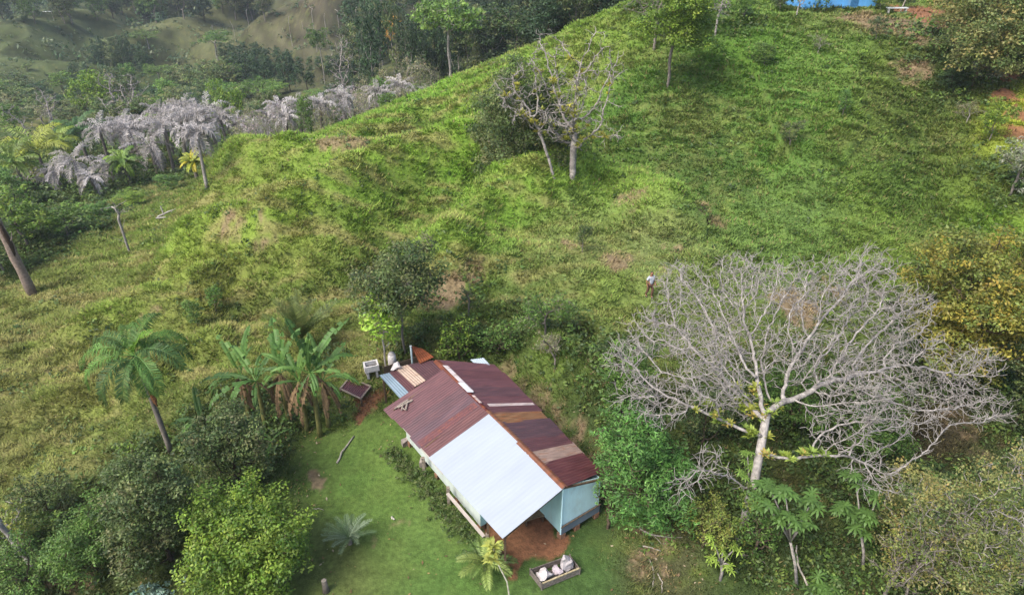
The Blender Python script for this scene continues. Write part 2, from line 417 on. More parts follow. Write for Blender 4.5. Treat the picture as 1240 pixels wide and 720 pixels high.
# ------------------------------------------------------------------ ground
KALB = 0.56
CR = [  # row of (px,py,sRGB seen)
 (50,560,(126,130,76)),(0,480,(126,128,74)),(100,450,(130,132,74)),(60,400,(120,128,68)),(250,350,(126,134,66)),(200,300,(108,128,56)),(160,380,(120,132,66)),(350,270,(122,140,62)),
 (350,330,(118,132,62)),(430,235,(112,142,56)),(450,170,(116,148,58)),(600,150,(118,146,56)),(700,60,(116,142,60)),(600,260,(112,150,56)),(560,200,(110,146,54)),(520,110,(114,150,58)),
 (740,230,(122,150,70)),(850,200,(82,112,52)),(760,150,(82,116,50)),(950,150,(88,124,52)),(1000,60,(96,126,56)),(900,60,(92,126,52)),(1100,200,(98,124,56)),
 (1215,150,(160,172,62)),(1215,200,(130,150,60)),(1150,150,(96,112,54)),(800,300,(120,134,80)),(700,300,(124,138,80)),(740,350,(116,134,70)),(950,270,(98,124,64)),(850,240,(90,120,60)),(1100,270,(108,130,60)),(1200,260,(100,130,50)),
 (500,330,(108,130,62)),(430,370,(112,122,66)),(380,400,(110,120,62)),(550,600,(104,130,66)),(430,600,(94,122,58)),(480,560,(102,130,62)),(400,680,(100,112,62)),(560,700,(92,122,60)),
 (700,690,(74,100,52)),(800,660,(86,88,60)),(780,600,(62,78,44)),(900,660,(62,78,42)),(1130,520,(72,66,48)),(1000,560,(66,74,42)),(1100,650,(70,78,44)),(1220,600,(62,74,42)),(1000,420,(92,108,58)),(850,420,(96,112,60)),
 (650,430,(92,110,56)),(740,480,(56,70,38)),(300,560,(60,74,40)),(150,620,(66,84,42)),(30,650,(72,88,44)),(120,700,(84,92,54)),
 (0,300,(58,76,36)),(60,250,(62,82,38)),(150,200,(74,92,46)),(220,220,(84,104,50)),(300,190,(80,96,48)),(100,150,(58,76,42)),(200,120,(56,72,42)),
 (250,60,(106,110,76)),(330,50,(98,96,72)),(100,75,(98,108,72)),(60,50,(94,104,72)),(180,45,(102,108,74)),(400,30,(92,84,70)),(20,8,(52,66,56)),(120,8,(60,76,56)),(300,5,(98,106,76)),
 (450,30,(58,66,48)),(600,5,(46,58,40)),(1015,30,(106,120,64)),(1100,100,(92,104,54))]
_cp = np.array([march(a, b, base_h)[:2] for a, b, _ in CR])
_cw = warp(_cp[:, 0], _cp[:, 1])
_cc = np.array([s2l(c) for _, _, c in CR])
C_PINK = s2l((150, 128, 104)); C_OR = s2l((142, 98, 74)); C_DRY = s2l((150, 140, 92)); C_YG = s2l((132, 162, 64)); C_DK = s2l((62, 84, 38)); C_SCR = s2l((64, 78, 42))

def region_col(x, y):
    w = warp(x, y); out = np.empty((len(x), 3))
    for i in range(0, len(x), 60000):
        d = ((w[i:i + 60000, None] - _cw[None]) ** 2).sum(-1)
        k = 1 / (d + 2e-4) ** 1.7
        out[i:i + 60000] = (k @ _cc) / k.sum(1)[:, None]
    return out

def ground_col(x, y, mk):
    lawn, org, pink, scr = mk
    c = region_col(x, y)
    fr = sstep(130, 220, y)
    fz = .35 + 1.1 * fbm(x / 3.2, y / 7, 61, 4) + .2 * np.sin(base_h(x, y) * 2.6 + 3 * fbm(x / 30, y / 30, 63, 2)) * fr
    c = c * (1 + (fz - 1)[:, None] * fr[:, None] * .9)
    lw = lawn * (.8 + .45 * fbm(x * 2.2, y * 2.2, 64, 4)) + (1 - lawn)
    c = c * lw[:, None]
    far = sstep(100, 200, y)[:, None]
    n1 = fbm(x * .13, y * .17, 21, 4); n2 = fbm(x * .5, y * .7, 22, 4); n3 = fbm(x * 1.8, y * 2.4, 23, 3); n4 = fbm(x * .9, y * 1.2, 24, 3)
    wild = (1 - lawn)[:, None]
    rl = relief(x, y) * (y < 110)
    k = (sstep(.3, 1.6, -rl) * .5)[:, None] * wild; c = c * (1 - k) + (C_DK * 1.1) * k  # gullies: fold shading painted in as darker green, along with lusher growth
    k = (sstep(.5, 1.9, rl) * .45)[:, None] * wild; c = c * (1 - k) + C_YG * k  # spurs: brightness painted in as yellow-green, along with drier grass
    k = (sstep(.5, .74, n2 * .6 + n3 * .4) * .6)[:, None] * wild * (1 - .5 * far)
    c = c * (1 - k * .5) + (C_YG * .85) * k * .5
    k = (sstep(.5, .72, n4 * .55 + n1 * .45) * .62)[:, None] * wild * (1 - .4 * far)
    c = c * (1 - k * .55) + C_DK * k * .55
    k = (sstep(.53, .70, n3 * .5 + n1 * .5) * .6)[:, None] * wild
    c = c * (1 - k * .4) + C_DRY * k * .4
    st = sstep(.52, .68, fbm(x * .3 + .2 * y, y * 1.5, 27, 3)) * .5 * sstep(30, 5, x + 12) * sstep(24, 34, y)
    st = (st * (1 - far[:, 0]))[:, None] * wild
    c = c * (1 - st) + s2l((156, 142, 100)) * st
    ln = (sstep(.45, .7, fbm(x * .8, y * .8, 31, 4)) * .25)[:, None] * (1 - wild)
    c = c * (1 - ln) + s2l((112, 128, 66)) * ln
    c = c * (1 - .13 * lawn[:, None] - .3 * .5 * sstep(160, 260, y)[:, None])
    k = np.clip(scr, 0, 1)[:, None] * .75
    c = c * (1 - k) + C_SCR * k
    nn = fbm(x * 2.5, y * 2.5, 33, 3)
    k = sstep(.35, .75, pink + (nn - .5) * .9 * (pink > .02))[:, None] * .85
    c = c * (1 - k) + (C_PINK * (.62 + .5 * fbm(x * 2, y * 2, 35, 4))[:, None]) * k
    k = sstep(.35, .7, org + (nn - .5) * .7 * (org > .02))[:, None] * .92
    c = c * (1 - k) + C_OR * k
    c = c * (.82 + .36 * fbm(x * 3.3, y * 3.3, 41, 3))[:, None]
    return c * KALB * 1.12

def build_ground():
    nu, nw = 1000, 1150
    uu = np.linspace(-1.25, 1.25, nu)
    uu = np.sign(uu) * (np.abs(uu) * .82 + .18 * np.abs(uu) ** 3)
    ww = np.linspace(math.log(14), math.log(1600), nw)
    U, Wd = np.meshgrid(uu, ww)
    Y = np.exp(Wd) - 20; Xx = U * (Y + 20)
    x = Xx.ravel(); y = Y.ravel()
    mk = masks(x, y)
    z = hgt(x, y, mk)
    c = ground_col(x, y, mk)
    b = MB()
    i = (np.arange(nw - 1)[:, None] * nu + np.arange(nu - 1)[None]).ravel()
    b.add(np.stack([x, y, z], 1), np.stack([i, i + 1, i + nu + 1, i + nu], 1), col=c)
    o = b.obj('ground', M_GROUND, smooth=True)
    tag(o, kind='structure')
build_ground()

def build_grass():
    n = 420000
    yv = np.exp(RNG.uniform(math.log(36), math.log(135), n)) - 20
    x = RNG.uniform(-.82, .82, n) * (yv + 20 + 3)
    y = yv
    mk = masks(x, y); lawn, org, pink, scr = mk
    tex = fbm(x * .7, y * .9, 55, 3)
    keep = RNG.uniform(0, 1, n) < np.clip(.6 + .9 * (tex - .3), .5, 1) * (1 - .9 * np.clip(org * 1.3, 0, 1)) * (1 - .75 * np.clip(pink, 0, 1))
    dx = x - _h0[0]; dy = y - _h0[1]
    keep &= ~((np.abs(dx * _hd[0] + dy * _hd[1]) < 4.9) & (np.abs(dx * _hn[0] + dy * _hn[1]) < 2.6))
    x, y = x[keep], y[keep]; mk = tuple(m[keep] for m in mk); lawn = mk[0]; tex = tex[keep]
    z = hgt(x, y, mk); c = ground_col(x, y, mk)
    n = len(x); nb = 7
    hgtf = (.07 + .12 * sstep(.35, .7, tex) + RNG.uniform(0, .10, n)) * (1 - .78 * lawn) * (.75 + y / 90) * .9
    rad = (.12 + .16 * RNG.uniform(0, 1, n)) * (1 - .3 * lawn) * (.8 + y / 60)
    P = np.repeat(np.stack([x, y, z], 1), nb, 0)
    H = np.repeat(hgtf, nb) * RNG.uniform(.5, 1.15, n * nb); R = np.repeat(rad, nb)
    a = RNG.uniform(0, 2 * PI, n * nb); rr = np.sqrt(RNG.uniform(0, 1, n * nb))
    B = P + np.stack([np.cos(a) * rr * R, np.sin(a) * rr * R, np.zeros_like(a) - .03], 1)
    a2 = a + RNG.normal(0, .8, len(a)); lean = RNG.uniform(.4, 1.6, len(a)) * H
    T = B + np.stack([np.cos(a2) * lean, np.sin(a2) * lean, H], 1)
    wd = np.repeat(.010 + .0008 * y, nb) * RNG.uniform(.6, 1.5, len(a)) * (1 - .3 * np.repeat(lawn, nb))
    s = np.stack([-np.sin(a2) * wd, np.cos(a2) * wd, np.zeros_like(a)], 1)
    cc = np.repeat(c, nb, 0) * RNG.uniform(1.2, 2.0, (len(a), 1)) * np.array([1.0, 1.02, .88])
    dry = RNG.uniform(0, 1, len(a)) < .07
    cc[dry] = C_DRY * KALB * 1.2
    V = np.stack([B - s, B + s, T], 1).reshape(-1, 3)
    b = MB(); b.add(V, tris=np.arange(len(V)).reshape(-1, 3), col=np.repeat(cc, 3, 0))
    o = b.obj('grass', M_GRASS)
    tag(o, 'rough yellow-green pasture grass in tussocks over the hillside and yard', 'grass', kind='stuff')
build_grass()

def leaf_cloud(b, cen, n_per, rad, size, cols, up=.6, flat=.7, out_from=None, aspect=.5, droop=.0):
    """leaves gathered round centres; cols (K,3)"""
    K = len(cen)
    C = np.repeat(cen, n_per, 0)
    off = RNG.normal(0, 1, (K * n_per, 3)); off = unit(off) * (RNG.uniform(0, 1, (K * n_per, 1)) ** .45)
    rr = np.repeat(np.broadcast_to(rad, (K,)), n_per)[:, None]
    P = C + off * rr * np.array([1, 1, flat])
    nrm = unit(off * .7 + np.array([0, 0, up]) + RNG.normal(0, .45, off.shape))
    a = np.cross(nrm, RNG.normal(0, 1, off.shape)); a = unit(a); a[:, 2] -= droop; a = unit(a)
    s2 = unit(np.cross(nrm, a))
    sz = np.repeat(np.broadcast_to(size, (K,)), n_per)[:, None] * RNG.uniform(.6, 1.35, (K * n_per, 1))
    cc = np.repeat(cols, n_per, 0) * RNG.uniform(.72, 1.3, (K * n_per, 1)) * (1 + RNG.normal(0, .05, (K * n_per, 3)))
    b.leaves(P, a * sz * .5, s2 * sz * .5 * aspect, np.clip(cc, 0, 1))

def pal(cols, n, k=KALB, mixn=None):
    cols = np.array([s2l(c) for c in cols]) * k * 1.5
    i = RNG.integers(0, len(cols), n); j = RNG.integers(0, len(cols), n); t = RNG.uniform(0, 1, (n, 1))
    return cols[i] * (1 - t) + cols[j] * t

def build_litter():
    n = 9000
    y = RNG.uniform(14, 34, n); x = RNG.uniform(-16, 18, n)
    mk = masks(x, y); k = (fbm(x * .8, y * .8, 44, 3) > .5) & (RNG.uniform(0, 1, n) < .25 + .75 * (1 - mk[0]))
    dx = x - _h0[0]; dy = y - _h0[1]
    k &= ~((np.abs(dx * _hd[0] + dy * _hd[1]) < 4.9) & (np.abs(dx * _hn[0] + dy * _hn[1]) < 2.9))
    x, y = x[k], y[k]; z = hgt(x, y); m = len(x); b = MB()
    a = RNG.uniform(0, 6.28, m); sz = RNG.uniform(.03, .09, (m, 1)); A = np.stack([np.cos(a), np.sin(a), RNG.normal(0, .2, m)], 1) * sz; B = np.stack([-np.sin(a), np.cos(a), RNG.normal(0, .2, m)], 1) * sz * .5
    b.leaves(np.stack([x, y, z + .07], 1), A, B, pal([(150, 124, 90), (128, 102, 76), (176, 158, 104), (110, 92, 70), (190, 176, 150)], m, k=.4))
    tag(b.obj('leaf_litter', M_DEAD), 'fallen brown and yellow leaves scattered over the yard', 'leaf litter', kind='stuff')
build_litter_ = build_litter

def build_scrub():
    n = 70000
    y = np.exp(RNG.uniform(math.log(36), math.log(150), n)) - 20
    x = RNG.uniform(-.85, .85, n) * (y + 20)
    mk = masks(x, y); scr = mk[3]
    t = fbm(x * .45, y * .45, 71, 3)
    dx = x - _h0[0]; dy = y - _h0[1]
    ok = ((np.abs(dx * _hd[0] + dy * _hd[1]) > 5.0) | (np.abs(dx * _hn[0] + dy * _hn[1]) > 3.0))
    weeds = (fbm(x * .35, y * .45, 72, 4) > .56) & (mk[0] < .1)
    keep = ok & (mk[1] < .2) & ((RNG.uniform(0, 1, n) < scr * 1.0) | (weeds & (RNG.uniform(0, 1, n) < .22)))
    x, y, scr, t = x[keep], y[keep], scr[keep], t[keep]
    mk = tuple(m[keep] for m in mk)
    z = hgt(x, y, mk)
    lift = RNG.uniform(.02, 1, len(x)) * (.12 + scr * (.25 + 1.7 * sstep(.35, .7, t)) * np.clip(y / 45, .45, 1.6))
    cen = np.stack([x, y, z + lift], 1)
    cols = pal([(74, 98, 44), (92, 120, 52), (58, 80, 40), (112, 132, 60), (66, 88, 44), (84, 100, 56)], len(x))
    cols *= (.8 + .5 * fbm(x * .6, y * .6, 73, 3))[:, None]
    b = MB()
    leaf_cloud(b, cen, 9, .12 + .0055 * y + .1 * scr, .12 + .0035 * y, cols, up=.8, flat=.6)
    o = b.obj('undergrowth', M_LEAF)
    tag(o, 'low tangled undergrowth of weeds and leafy scrub below the trees', 'undergrowth', kind='stuff')
build_scrub()
build_litter_()

# ------------------------------------------------------------------ tree growing
def colonize(att, start, step, kill, iters=140, jit=.25, grav=0.0):
    nodes = [np.array(p, float) for p in start]; par = [-1] + list(range(len(start) - 1))
    N = np.array(nodes)
    d = np.linalg.norm(att[:, None] - N[None], axis=2); near = d.argmin(1); dist = d.min(1)
    alive = dist > kill
    for it in range(iters):
        if not alive.any(): break
        A = att[alive]; nr = near[alive]
        u, inv = np.unique(nr, return_inverse=True)
        D = np.zeros((len(u), 3)); np.add.at(D, inv, unit(A - N[nr]))
        D = unit(D) + RNG.normal(0, jit, D.shape); D[:, 2] -= grav; D = unit(D)
        new = N[u] + D * step
        base = len(N); N = np.concatenate([N, new]); par += u.tolist()
        idx = np.where(alive)[0]
        dd = np.linalg.norm(att[idx][:, None] - new[None], axis=2)
        m = dd.min(1); am = dd.argmin(1)
        better = m < dist[idx]
        near[idx[better]] = base + am[better]; dist[idx[better]] = m[better]
        alive = alive & (dist > kill)
        if not better.any(): break
    return N, np.array(par)

def radii(par, R, r0):
    n = len(par); cnt = np.zeros(n); kids = np.zeros(n, int)
    for i in range(n):
        if par[i] >= 0: kids[par[i]] += 1
    cnt[kids == 0] = 1
    for i in range(n - 1, 0, -1):
        cnt[par[i]] += cnt[i] if par[i] >= 0 else 0
    tot = max(cnt[0], 2); e = math.log(max(R / r0, 1.5)) / math.log(tot)
    return r0 * cnt ** e, kids == 0, cnt

def skeleton_mesh(b, N, par, r, col, kthick=8):
    i = np.where(par >= 0)[0]; p = par[i]
    # the thickest child carries on the parent's radius, the others start at their own
    big = {}
    for a in i:
        q = par[a]
        if q not in big or r[a] > r[big[q]]: big[q] = a
    r0 = np.array([r[par[a]] if big[par[a]] == a else min(r[par[a]], r[a] * 1.5) for a in i])
    c = np.asarray(col, float)
    cc = c[None] * RNG.uniform(.8, 1.15, (len(i), 1))
    thick = r[i] > .045
    for m, k in ((thick, kthick), (~thick, 4)):
        b.segs(N[p][m], N[i][m], r0[m], r[i][m], k, cc[m])

def lobed_points(n, crown_r, z0, z1, lobes, lean=(0, 0), flat=1.0):
    L = []
    for j in range(lobes):
        a = RNG.uniform(0, 2 * PI); q = math.sqrt(RNG.uniform(.0, 1)) * .62
        zz = RNG.uniform(.2, .85)
        L.append((math.cos(a) * q * crown_r, math.sin(a) * q * crown_r, z0 + (z1 - z0) * zz, crown_r * RNG.uniform(.32, .55), (z1 - z0) * RNG.uniform(.2, .34)))
    L = np.array(L)
    k = RNG.integers(0, lobes, n)
    o = unit(RNG.normal(0, 1, (n, 3))) * (RNG.uniform(.15, 1, (n, 1)) ** .5)
    P = L[k, :3] + o * np.stack([L[k, 3], L[k, 3], L[k, 4]], 1)
    P[:, 2] = np.clip(P[:, 2], z0 * .9, z1)
    s = (P[:, 2] / max(z1, .1))[:, None]
    P[:, :2] += s * np.array(lean)
    return P

BARKC = {'bleached': s2l((182, 176, 170)) * .52, 'grey': s2l((150, 142, 132)) * .5, 'pale': s2l((180, 173, 166)) * .52, 'brown': s2l((112, 98, 82)) * .5, 'dark': s2l((88, 76, 64)) * .5}
GREENS = {
 'bright': [(94, 122, 42), (116, 142, 50), (76, 106, 38), (130, 152, 58)],
 'mid': [(78, 110, 46), (96, 128, 54), (64, 92, 42), (104, 132, 62)],
 'dark': [(70, 90, 50), (86, 106, 56), (60, 80, 46), (104, 118, 66), (112, 116, 74)],
 'mixed': [(112, 128, 72), (92, 110, 60), (138, 138, 84), (84, 104, 56), (120, 126, 70), (142, 132, 76)],
 'deep': [(54, 76, 46), (64, 88, 54), (46, 66, 42), (72, 96, 60)],
 'pale': [(122, 128, 88), (140, 142, 104), (104, 112, 74), (126, 120, 92)],
 'yellow': [(112, 128, 58), (128, 138, 62), (94, 112, 54), (142, 146, 68)],
 'flower': [(112, 122, 56), (150, 142, 60), (164, 148, 62), (104, 118, 52), (138, 134, 56), (84, 100, 46), (106, 118, 54)],
 'silver': [(146, 152, 128), (120, 130, 96), (166, 168, 150), (98, 112, 72)],
 'feather': [(76, 116, 54), (92, 134, 62), (62, 98, 46), (104, 146, 70)],
 'lime': [(148, 182, 66), (168, 200, 84), (126, 160, 56)],
 'orange': [(214, 150, 50), (222, 170, 70), (150, 140, 60)],
 'lilac': [(164, 154, 158), (178, 168, 172), (140, 132, 130), (150, 146, 120)],
}

def tree_mesh(h, cr, cb=.35, lobes=8, natt=260, leaf=.16, lper=26, cl=.38, pal_='mid', bark='grey', R=None, r0=.012, lean=(0, 0), step=None, kill=None, fill=1.0, flat=.6, aspect=.5, up=.6, trunk_wob=.06, bare=0.0):
    """returns (trunk MB, crown MB) in local coordinates; h height, cr crown radius, cb crown base fraction"""
    step = step or max(.18, cr * .085); kill = kill or step * 1.15
    R = R or h * .013 + .02
    att = lobed_points(natt, cr, h * cb, h, lobes, lean)
    zt = h * cb * 1.0
    k = max(3, int(zt / step) + 2)
    ph = RNG.uniform(0, 6)
    st = [(lean[0] * (zt / h) * (i / (k - 1)) + math.sin(ph + i * .7) * trunk_wob * h * .1 * (i > 0), lean[1] * (zt / h) * (i / (k - 1)) + math.cos(ph + i * .9) * trunk_wob * h * .1 * (i > 0), -.15 + (zt + .15) * i / (k - 1)) for i in range(k)]
    N, par = colonize(att, st, step, kill)
    r, tips, cnt = radii(par, R, r0)
    tb = MB(); skeleton_mesh(tb, N, par, r, BARKC[bark])
    cbm = MB()
    small = np.where((cnt <= 3) & (np.arange(len(N)) > k))[0]
    if bare: small = small[RNG.uniform(0, 1, len(small)) > bare]
    if fill < 1: small = small[RNG.uniform(0, 1, len(small)) < fill]
    cen = N[small] + RNG.normal(0, cl * .25, (len(small), 3))
    cols = pal(GREENS[pal_], len(cen))
    # clump-sized colour variety
    cols *= (.7 + .75 * np.array([mnoise.noise(Vector(c / (cr * .35) + 7)) * .5 + .5 for c in cen]))[:, None]
    leaf_cloud(cbm, cen, lper, cl, leaf, cols, up=up, flat=flat, aspect=aspect)
    return tb, cbm

def place_tree(name, p, label, cat, group=None, rz=0, **kw):
    root = empty(name, p, label, cat, group, rz)
    tb, cb = tree_mesh(**kw)
    tb.obj('trunk', M_BARK, root, smooth=True)
    cb.obj('crown', M_LEAF, root)
    return root

# ------------------------------------------------------------------ near trees and bushes
def T(name, label, cat, px, pyb, pyt, wpx, group=None, leafpx=3.6, dens=1.0, ydist=None, **kw):
    """tree or bush with its foot at image point (px,pyb), top row pyt, crown wpx wide"""
    p = G(px, pyb) if ydist is None else at(px, ydist); cr = w2m(p, wpx) / 2
    h = top_h(p + np.array([0, cr * .25, 0]), pyt)
    h = max(h, .5)
    m_px = w2m(p, 1)
    kw.setdefault('leaf', leafpx * m_px); kw.setdefault('cl', max(.16, cr * .17))
    kw.setdefault('natt', int(np.clip(150 + 60 * cr * cr, 160, 620)))
    nleaf = kw.get('lper')
    if nleaf is None: kw['lper'] = int(np.clip(2.6 * (kw['cl'] / kw['leaf']) ** 2 * dens * 1.4, 6, 62))
    return place_tree(name, p, label, cat, group, h=h, cr=cr, **kw)

T('shrub', 'round bright green shrub on the lower edge of the lawn', 'shrub', 304, 706, 604, 172, cb=.06, lobes=18, pal_='bright', bark='brown', leafpx=4.2, dens=1.6, natt=700)
T('tree', 'dark-leaved tree between the banana plants and the bright green shrub', 'tree', 296, 598, 488, 118, cb=.12, lobes=12, pal_='dark', bark='dark', leafpx=3.6, dens=1.3)
T('tree', 'broad dark bushy tree left of the bright green shrub', 'tree', 208, 678, 548, 138, cb=.1, lobes=13, pal_='dark', bark='dark', leafpx=3.6, dens=1.4)
T('shrub', 'low dark dense shrub at the left edge of the pasture foot', 'shrub', 62, 628, 577, 74, cb=.1, lobes=8, pal_='dark', bark='dark', leafpx=3)
T('shrub', 'light yellow-green bush around the pale tree in the lower left corner', 'shrub', 22, 676, 606, 80, cb=.1, lobes=7, pal_='yellow', bark='pale', leafpx=3.6)
T('shrub', 'loose mid-green bush in front of the pasture, left of the broad dark tree', 'shrub', 118, 690, 615, 120, cb=.06, lobes=9, pal_='mid', bark='brown', leafpx=3.2, dens=.9)
T('shrub', 'spreading green bush in the bottom left corner', 'shrub', 45, 716, 655, 100, cb=.06, lobes=8, pal_='mid', bark='brown', leafpx=3.2, dens=.9)
T('shrub', 'light yellow-green bush at the foot of the green palm', 'shrub', 172, 588, 536, 56, cb=.1, lobes=7, pal_='bright', bark='brown', leafpx=3.4)
T('tree', 'dark glossy tree behind the washtub above the house', 'tree', 490, 428, 282, 138, cb=.34, R=.07, lobes=15, pal_='dark', bark='grey', leafpx=3.8, dens=1.2, fill=.9)
T('sapling', 'lime-green sapling in front of the dark glossy tree', 'sapling', 468, 449, 352, 62, cb=.34, lobes=8, pal_='lime', bark='pale', leafpx=5, natt=240, cl=.26, dens=1.6, R=.05)
T('shrub', 'yellow-green bush behind the rusted lean-to roof', 'shrub', 556, 434, 380, 62, cb=.08, lobes=7, pal_='bright', bark='brown', leafpx=3.5)
T('shrub', 'bushy green shrub behind the middle of the house roof', 'shrub', 602, 428, 378, 62, cb=.08, lobes=7, pal_='mid', bark='brown', leafpx=3.4)
T('sapling', 'thin sapling beside the bare earth patch above the house', 'sapling', 568, 384, 338, 30, cb=.35, lobes=4, pal_='dark', bark='grey', leafpx=3.4, natt=60)
T('shrub', 'dark shrub with narrow leaves upslope of the house, left of the dead tree', 'shrub', 660, 404, 346, 80, cb=.2, lobes=7, pal_='mid', bark='grey', leafpx=4, aspect=.28)
T('shrub', 'thin twiggy pinkish shrub on the bank behind the house', 'shrub', 672, 446, 392, 64, cb=.2, lobes=6, pal_='pale', bark='grey', leafpx=2.6, bare=.6)
T('tree', 'dense dark green tree on the bank beside the house roof', 'tree', 752, 512, 414, 84, cb=.1, lobes=11, pal_='mid', bark='dark', leafpx=3.3, dens=1.4)
T('tree', 'feathery green tree leaning over the front corner of the house', 'tree', 776, 626, 488, 140, cb=.1, lobes=14, pal_='feather', bark='brown', leafpx=5, aspect=.3, dens=1.5, flat=.45)
T('shrub', 'feathery green bush touching the blue wall of the house', 'shrub', 736, 640, 560, 62, cb=.1, lobes=7, pal_='feather', bark='brown', leafpx=4.6, aspect=.3, flat=.45)
T('shrub', 'dense yellow-green shrub at the foot of the big dead tree', 'shrub', 850, 664, 588, 84, cb=.08, lobes=9, pal_='yellow', bark='brown', leafpx=3)
T('shrub', 'leafy shrub hiding the foot of the huge dead tree', 'shrub', 912, 672, 596, 70, cb=.08, lobes=8, pal_='mid', bark='brown', leafpx=3.6)
T('tree', 'big tree flecked with yellow blossom at the right edge', 'tree', 1166, 470, 282, 215, cb=.12, lobes=22, pal_='flower', bark='brown', leafpx=4.2, natt=1100, cl=.6, lper=64)
T('tree', 'dark green tree below the yellow-flecked tree at the right edge', 'tree', 1226, 520, 405, 110, cb=.12, lobes=9, pal_='dark', bark='dark', leafpx=3.2)
T('shrub', 'silvery pale-leaved shrub on the slope at the right edge', 'shrub', 1222, 238, 150, 62, cb=.15, lobes=8, pal_='silver', bark='grey', leafpx=3)
T('shrub', 'small round pale green shrub beside the dark road cut', 'shrub', 1190, 101, 74, 44, cb=.1, lobes=6, pal_='silver', bark='grey', leafpx=2.8)
T('tree', 'dry-looking leafy tree in the lower right, twigs showing through', 'tree', 1120, 706, 552, 180, cb=.1, lobes=12, pal_='mixed', bark='pale', leafpx=3.4, fill=.75, dens=.8, r0=.014, R=.07)
T('tree', 'sparse green tree near the right edge in front of the dark shade', 'tree', 1215, 690, 530, 120, cb=.12, lobes=9, pal_='mixed', bark='pale', leafpx=3.0, fill=.55, dens=.7)
T('tree', 'twiggy half-bare tree in the bottom right corner with yellowing leaves', 'tree', 1170, 735, 600, 150, cb=.25, lobes=10, pal_='yellow', bark='pale', leafpx=3.2, bare=.55, dens=.6, r0=.014)
T('shrub', 'half-bare yellowing bush between the palmate-leaved trees and the corner', 'shrub', 1070, 725, 620, 90, cb=.15, lobes=8, pal_='yellow', bark='grey', leafpx=3.4, bare=.45, dens=.6)
T('shrub', 'green bush under the right limbs of the big dead tree', 'shrub', 1060, 560, 480, 110, cb=.08, lobes=8, pal_='mid', bark='brown', leafpx=3, dens=.9)
T('shrub', 'dark green bush directly behind the dead tree trunk', 'shrub', 960, 520, 450, 100, cb=.08, lobes=8, pal_='mid', bark='brown', leafpx=3, dens=.9)
T('shrub', 'mid-green bush under the left limbs of the big dead tree', 'shrub', 850, 540, 460, 90, cb=.08, lobes=8, pal_='dark', bark='brown', leafpx=3, dens=.9)
# hill trees
T('tree', 'dark leafy tree in the gully behind the bare yellow-tufted trees', 'tree', 632, 206, 60, 138, ydist=float(G(693, 215)[1]) + 4.0, cb=.04, lobes=17, pal_='dark', bark='dark', leafpx=3, dens=1.2)
T('tree', 'green tree with a straight trunk high on the hill face', 'tree', 808, 106, -26, 118, cb=.42, lobes=11, pal_='bright', bark='grey', leafpx=3, dens=1.5)
T('tree', 'large olive-green tree by the road at the top right', 'tree', 1178, 104, -30, 160, cb=.18, lobes=18, pal_='mixed', bark='brown', leafpx=3.4, cl=.85, lper=60, natt=700)
T('tree', 'dark tree behind the olive tree in the top right corner', 'tree', 1236, 96, -10, 90, cb=.2, lobes=9, pal_='dark', bark='brown', leafpx=2.6)

# ------------------------------------------------------------------ bare trees
def bare_tree(name, label, cat, p, h, spread, cb=.35, group=None, natt=300, lobes=9, R=None, r0=.014, bark='pale', lean=(0, 0), step=None, jit=.2, att=None, start=None, epi=0, tint=None, twigs=1):
    root = empty(name, p, label, cat, group)
    step = step or max(.2, spread * .055)
    if att is None: att = lobed_points(natt, spread, h * cb, h, lobes, lean)
    if start is None:
        k = max(3, int(h * cb / step) + 1)
        start = [(lean[0] * cb * i / (k - 1) + RNG.normal(0, .02 * h / 8) * (i > 0), lean[1] * cb * i / (k - 1) + RNG.normal(0, .02 * h / 8) * (i > 0), -.2 + (h * cb + .2) * i / (k - 1)) for i in range(k)]
    N, par = colonize(att, start, step, step * 1.05, jit=jit, iters=220)
    r, tips, cnt = radii(par, R or h * .02, r0)
    if twigs:
        m = np.where((cnt < 30) & (par >= 0) & (N[:, 2] > .6))[0]; m = np.repeat(m, twigs)
        d0 = unit(N[m] - N[par[m]]); ln = step * RNG.uniform(.9, 2.4, (len(m), 1))
        d1 = unit(d0 * .7 + RNG.normal(0, .42, d0.shape) + [0, 0, .12]); A1 = N[m] + d1 * ln * .5; d2 = unit(d1 + RNG.normal(0, .45, d0.shape)); A2 = A1 + d2 * ln * .5
        b0 = len(N); N = np.concatenate([N, A1, A2]); par = np.concatenate([par, m, b0 + np.arange(len(m))]); r = np.concatenate([r, np.full(len(m), r0 * .85), np.full(len(m), r0 * .6)])
    # trunk = the thick wood, branches = the rest
    thick = r > (R or h * .02) * .42
    c = BARKC[bark]
    idx = np.arange(len(N))
    tb = MB(); bb = MB()
    def sub(mask, b, kk):
        i = np.where((par >= 0) & mask)[0]
        big = {}
        for a in np.where(par >= 0)[0]:
            q = par[a]
            if q not in big or r[a] > r[big[q]]: big[q] = a
        r0_ = np.array([r[par[a]] if big[par[a]] == a else min(r[par[a]], r[a] * 1.5) for a in i])
        if len(i): b.segs(N[par[i]], N[i], r0_, r[i], kk, c[None] * RNG.uniform(.75, 1.2, (len(i), 1)))
    sub(thick, tb, 9); sub(~thick, bb, 5)
    tb.obj('trunk', M_BARK, root, smooth=True)
    bb.obj('crown', M_BARK, root, smooth=True)
    return root, N, par, r

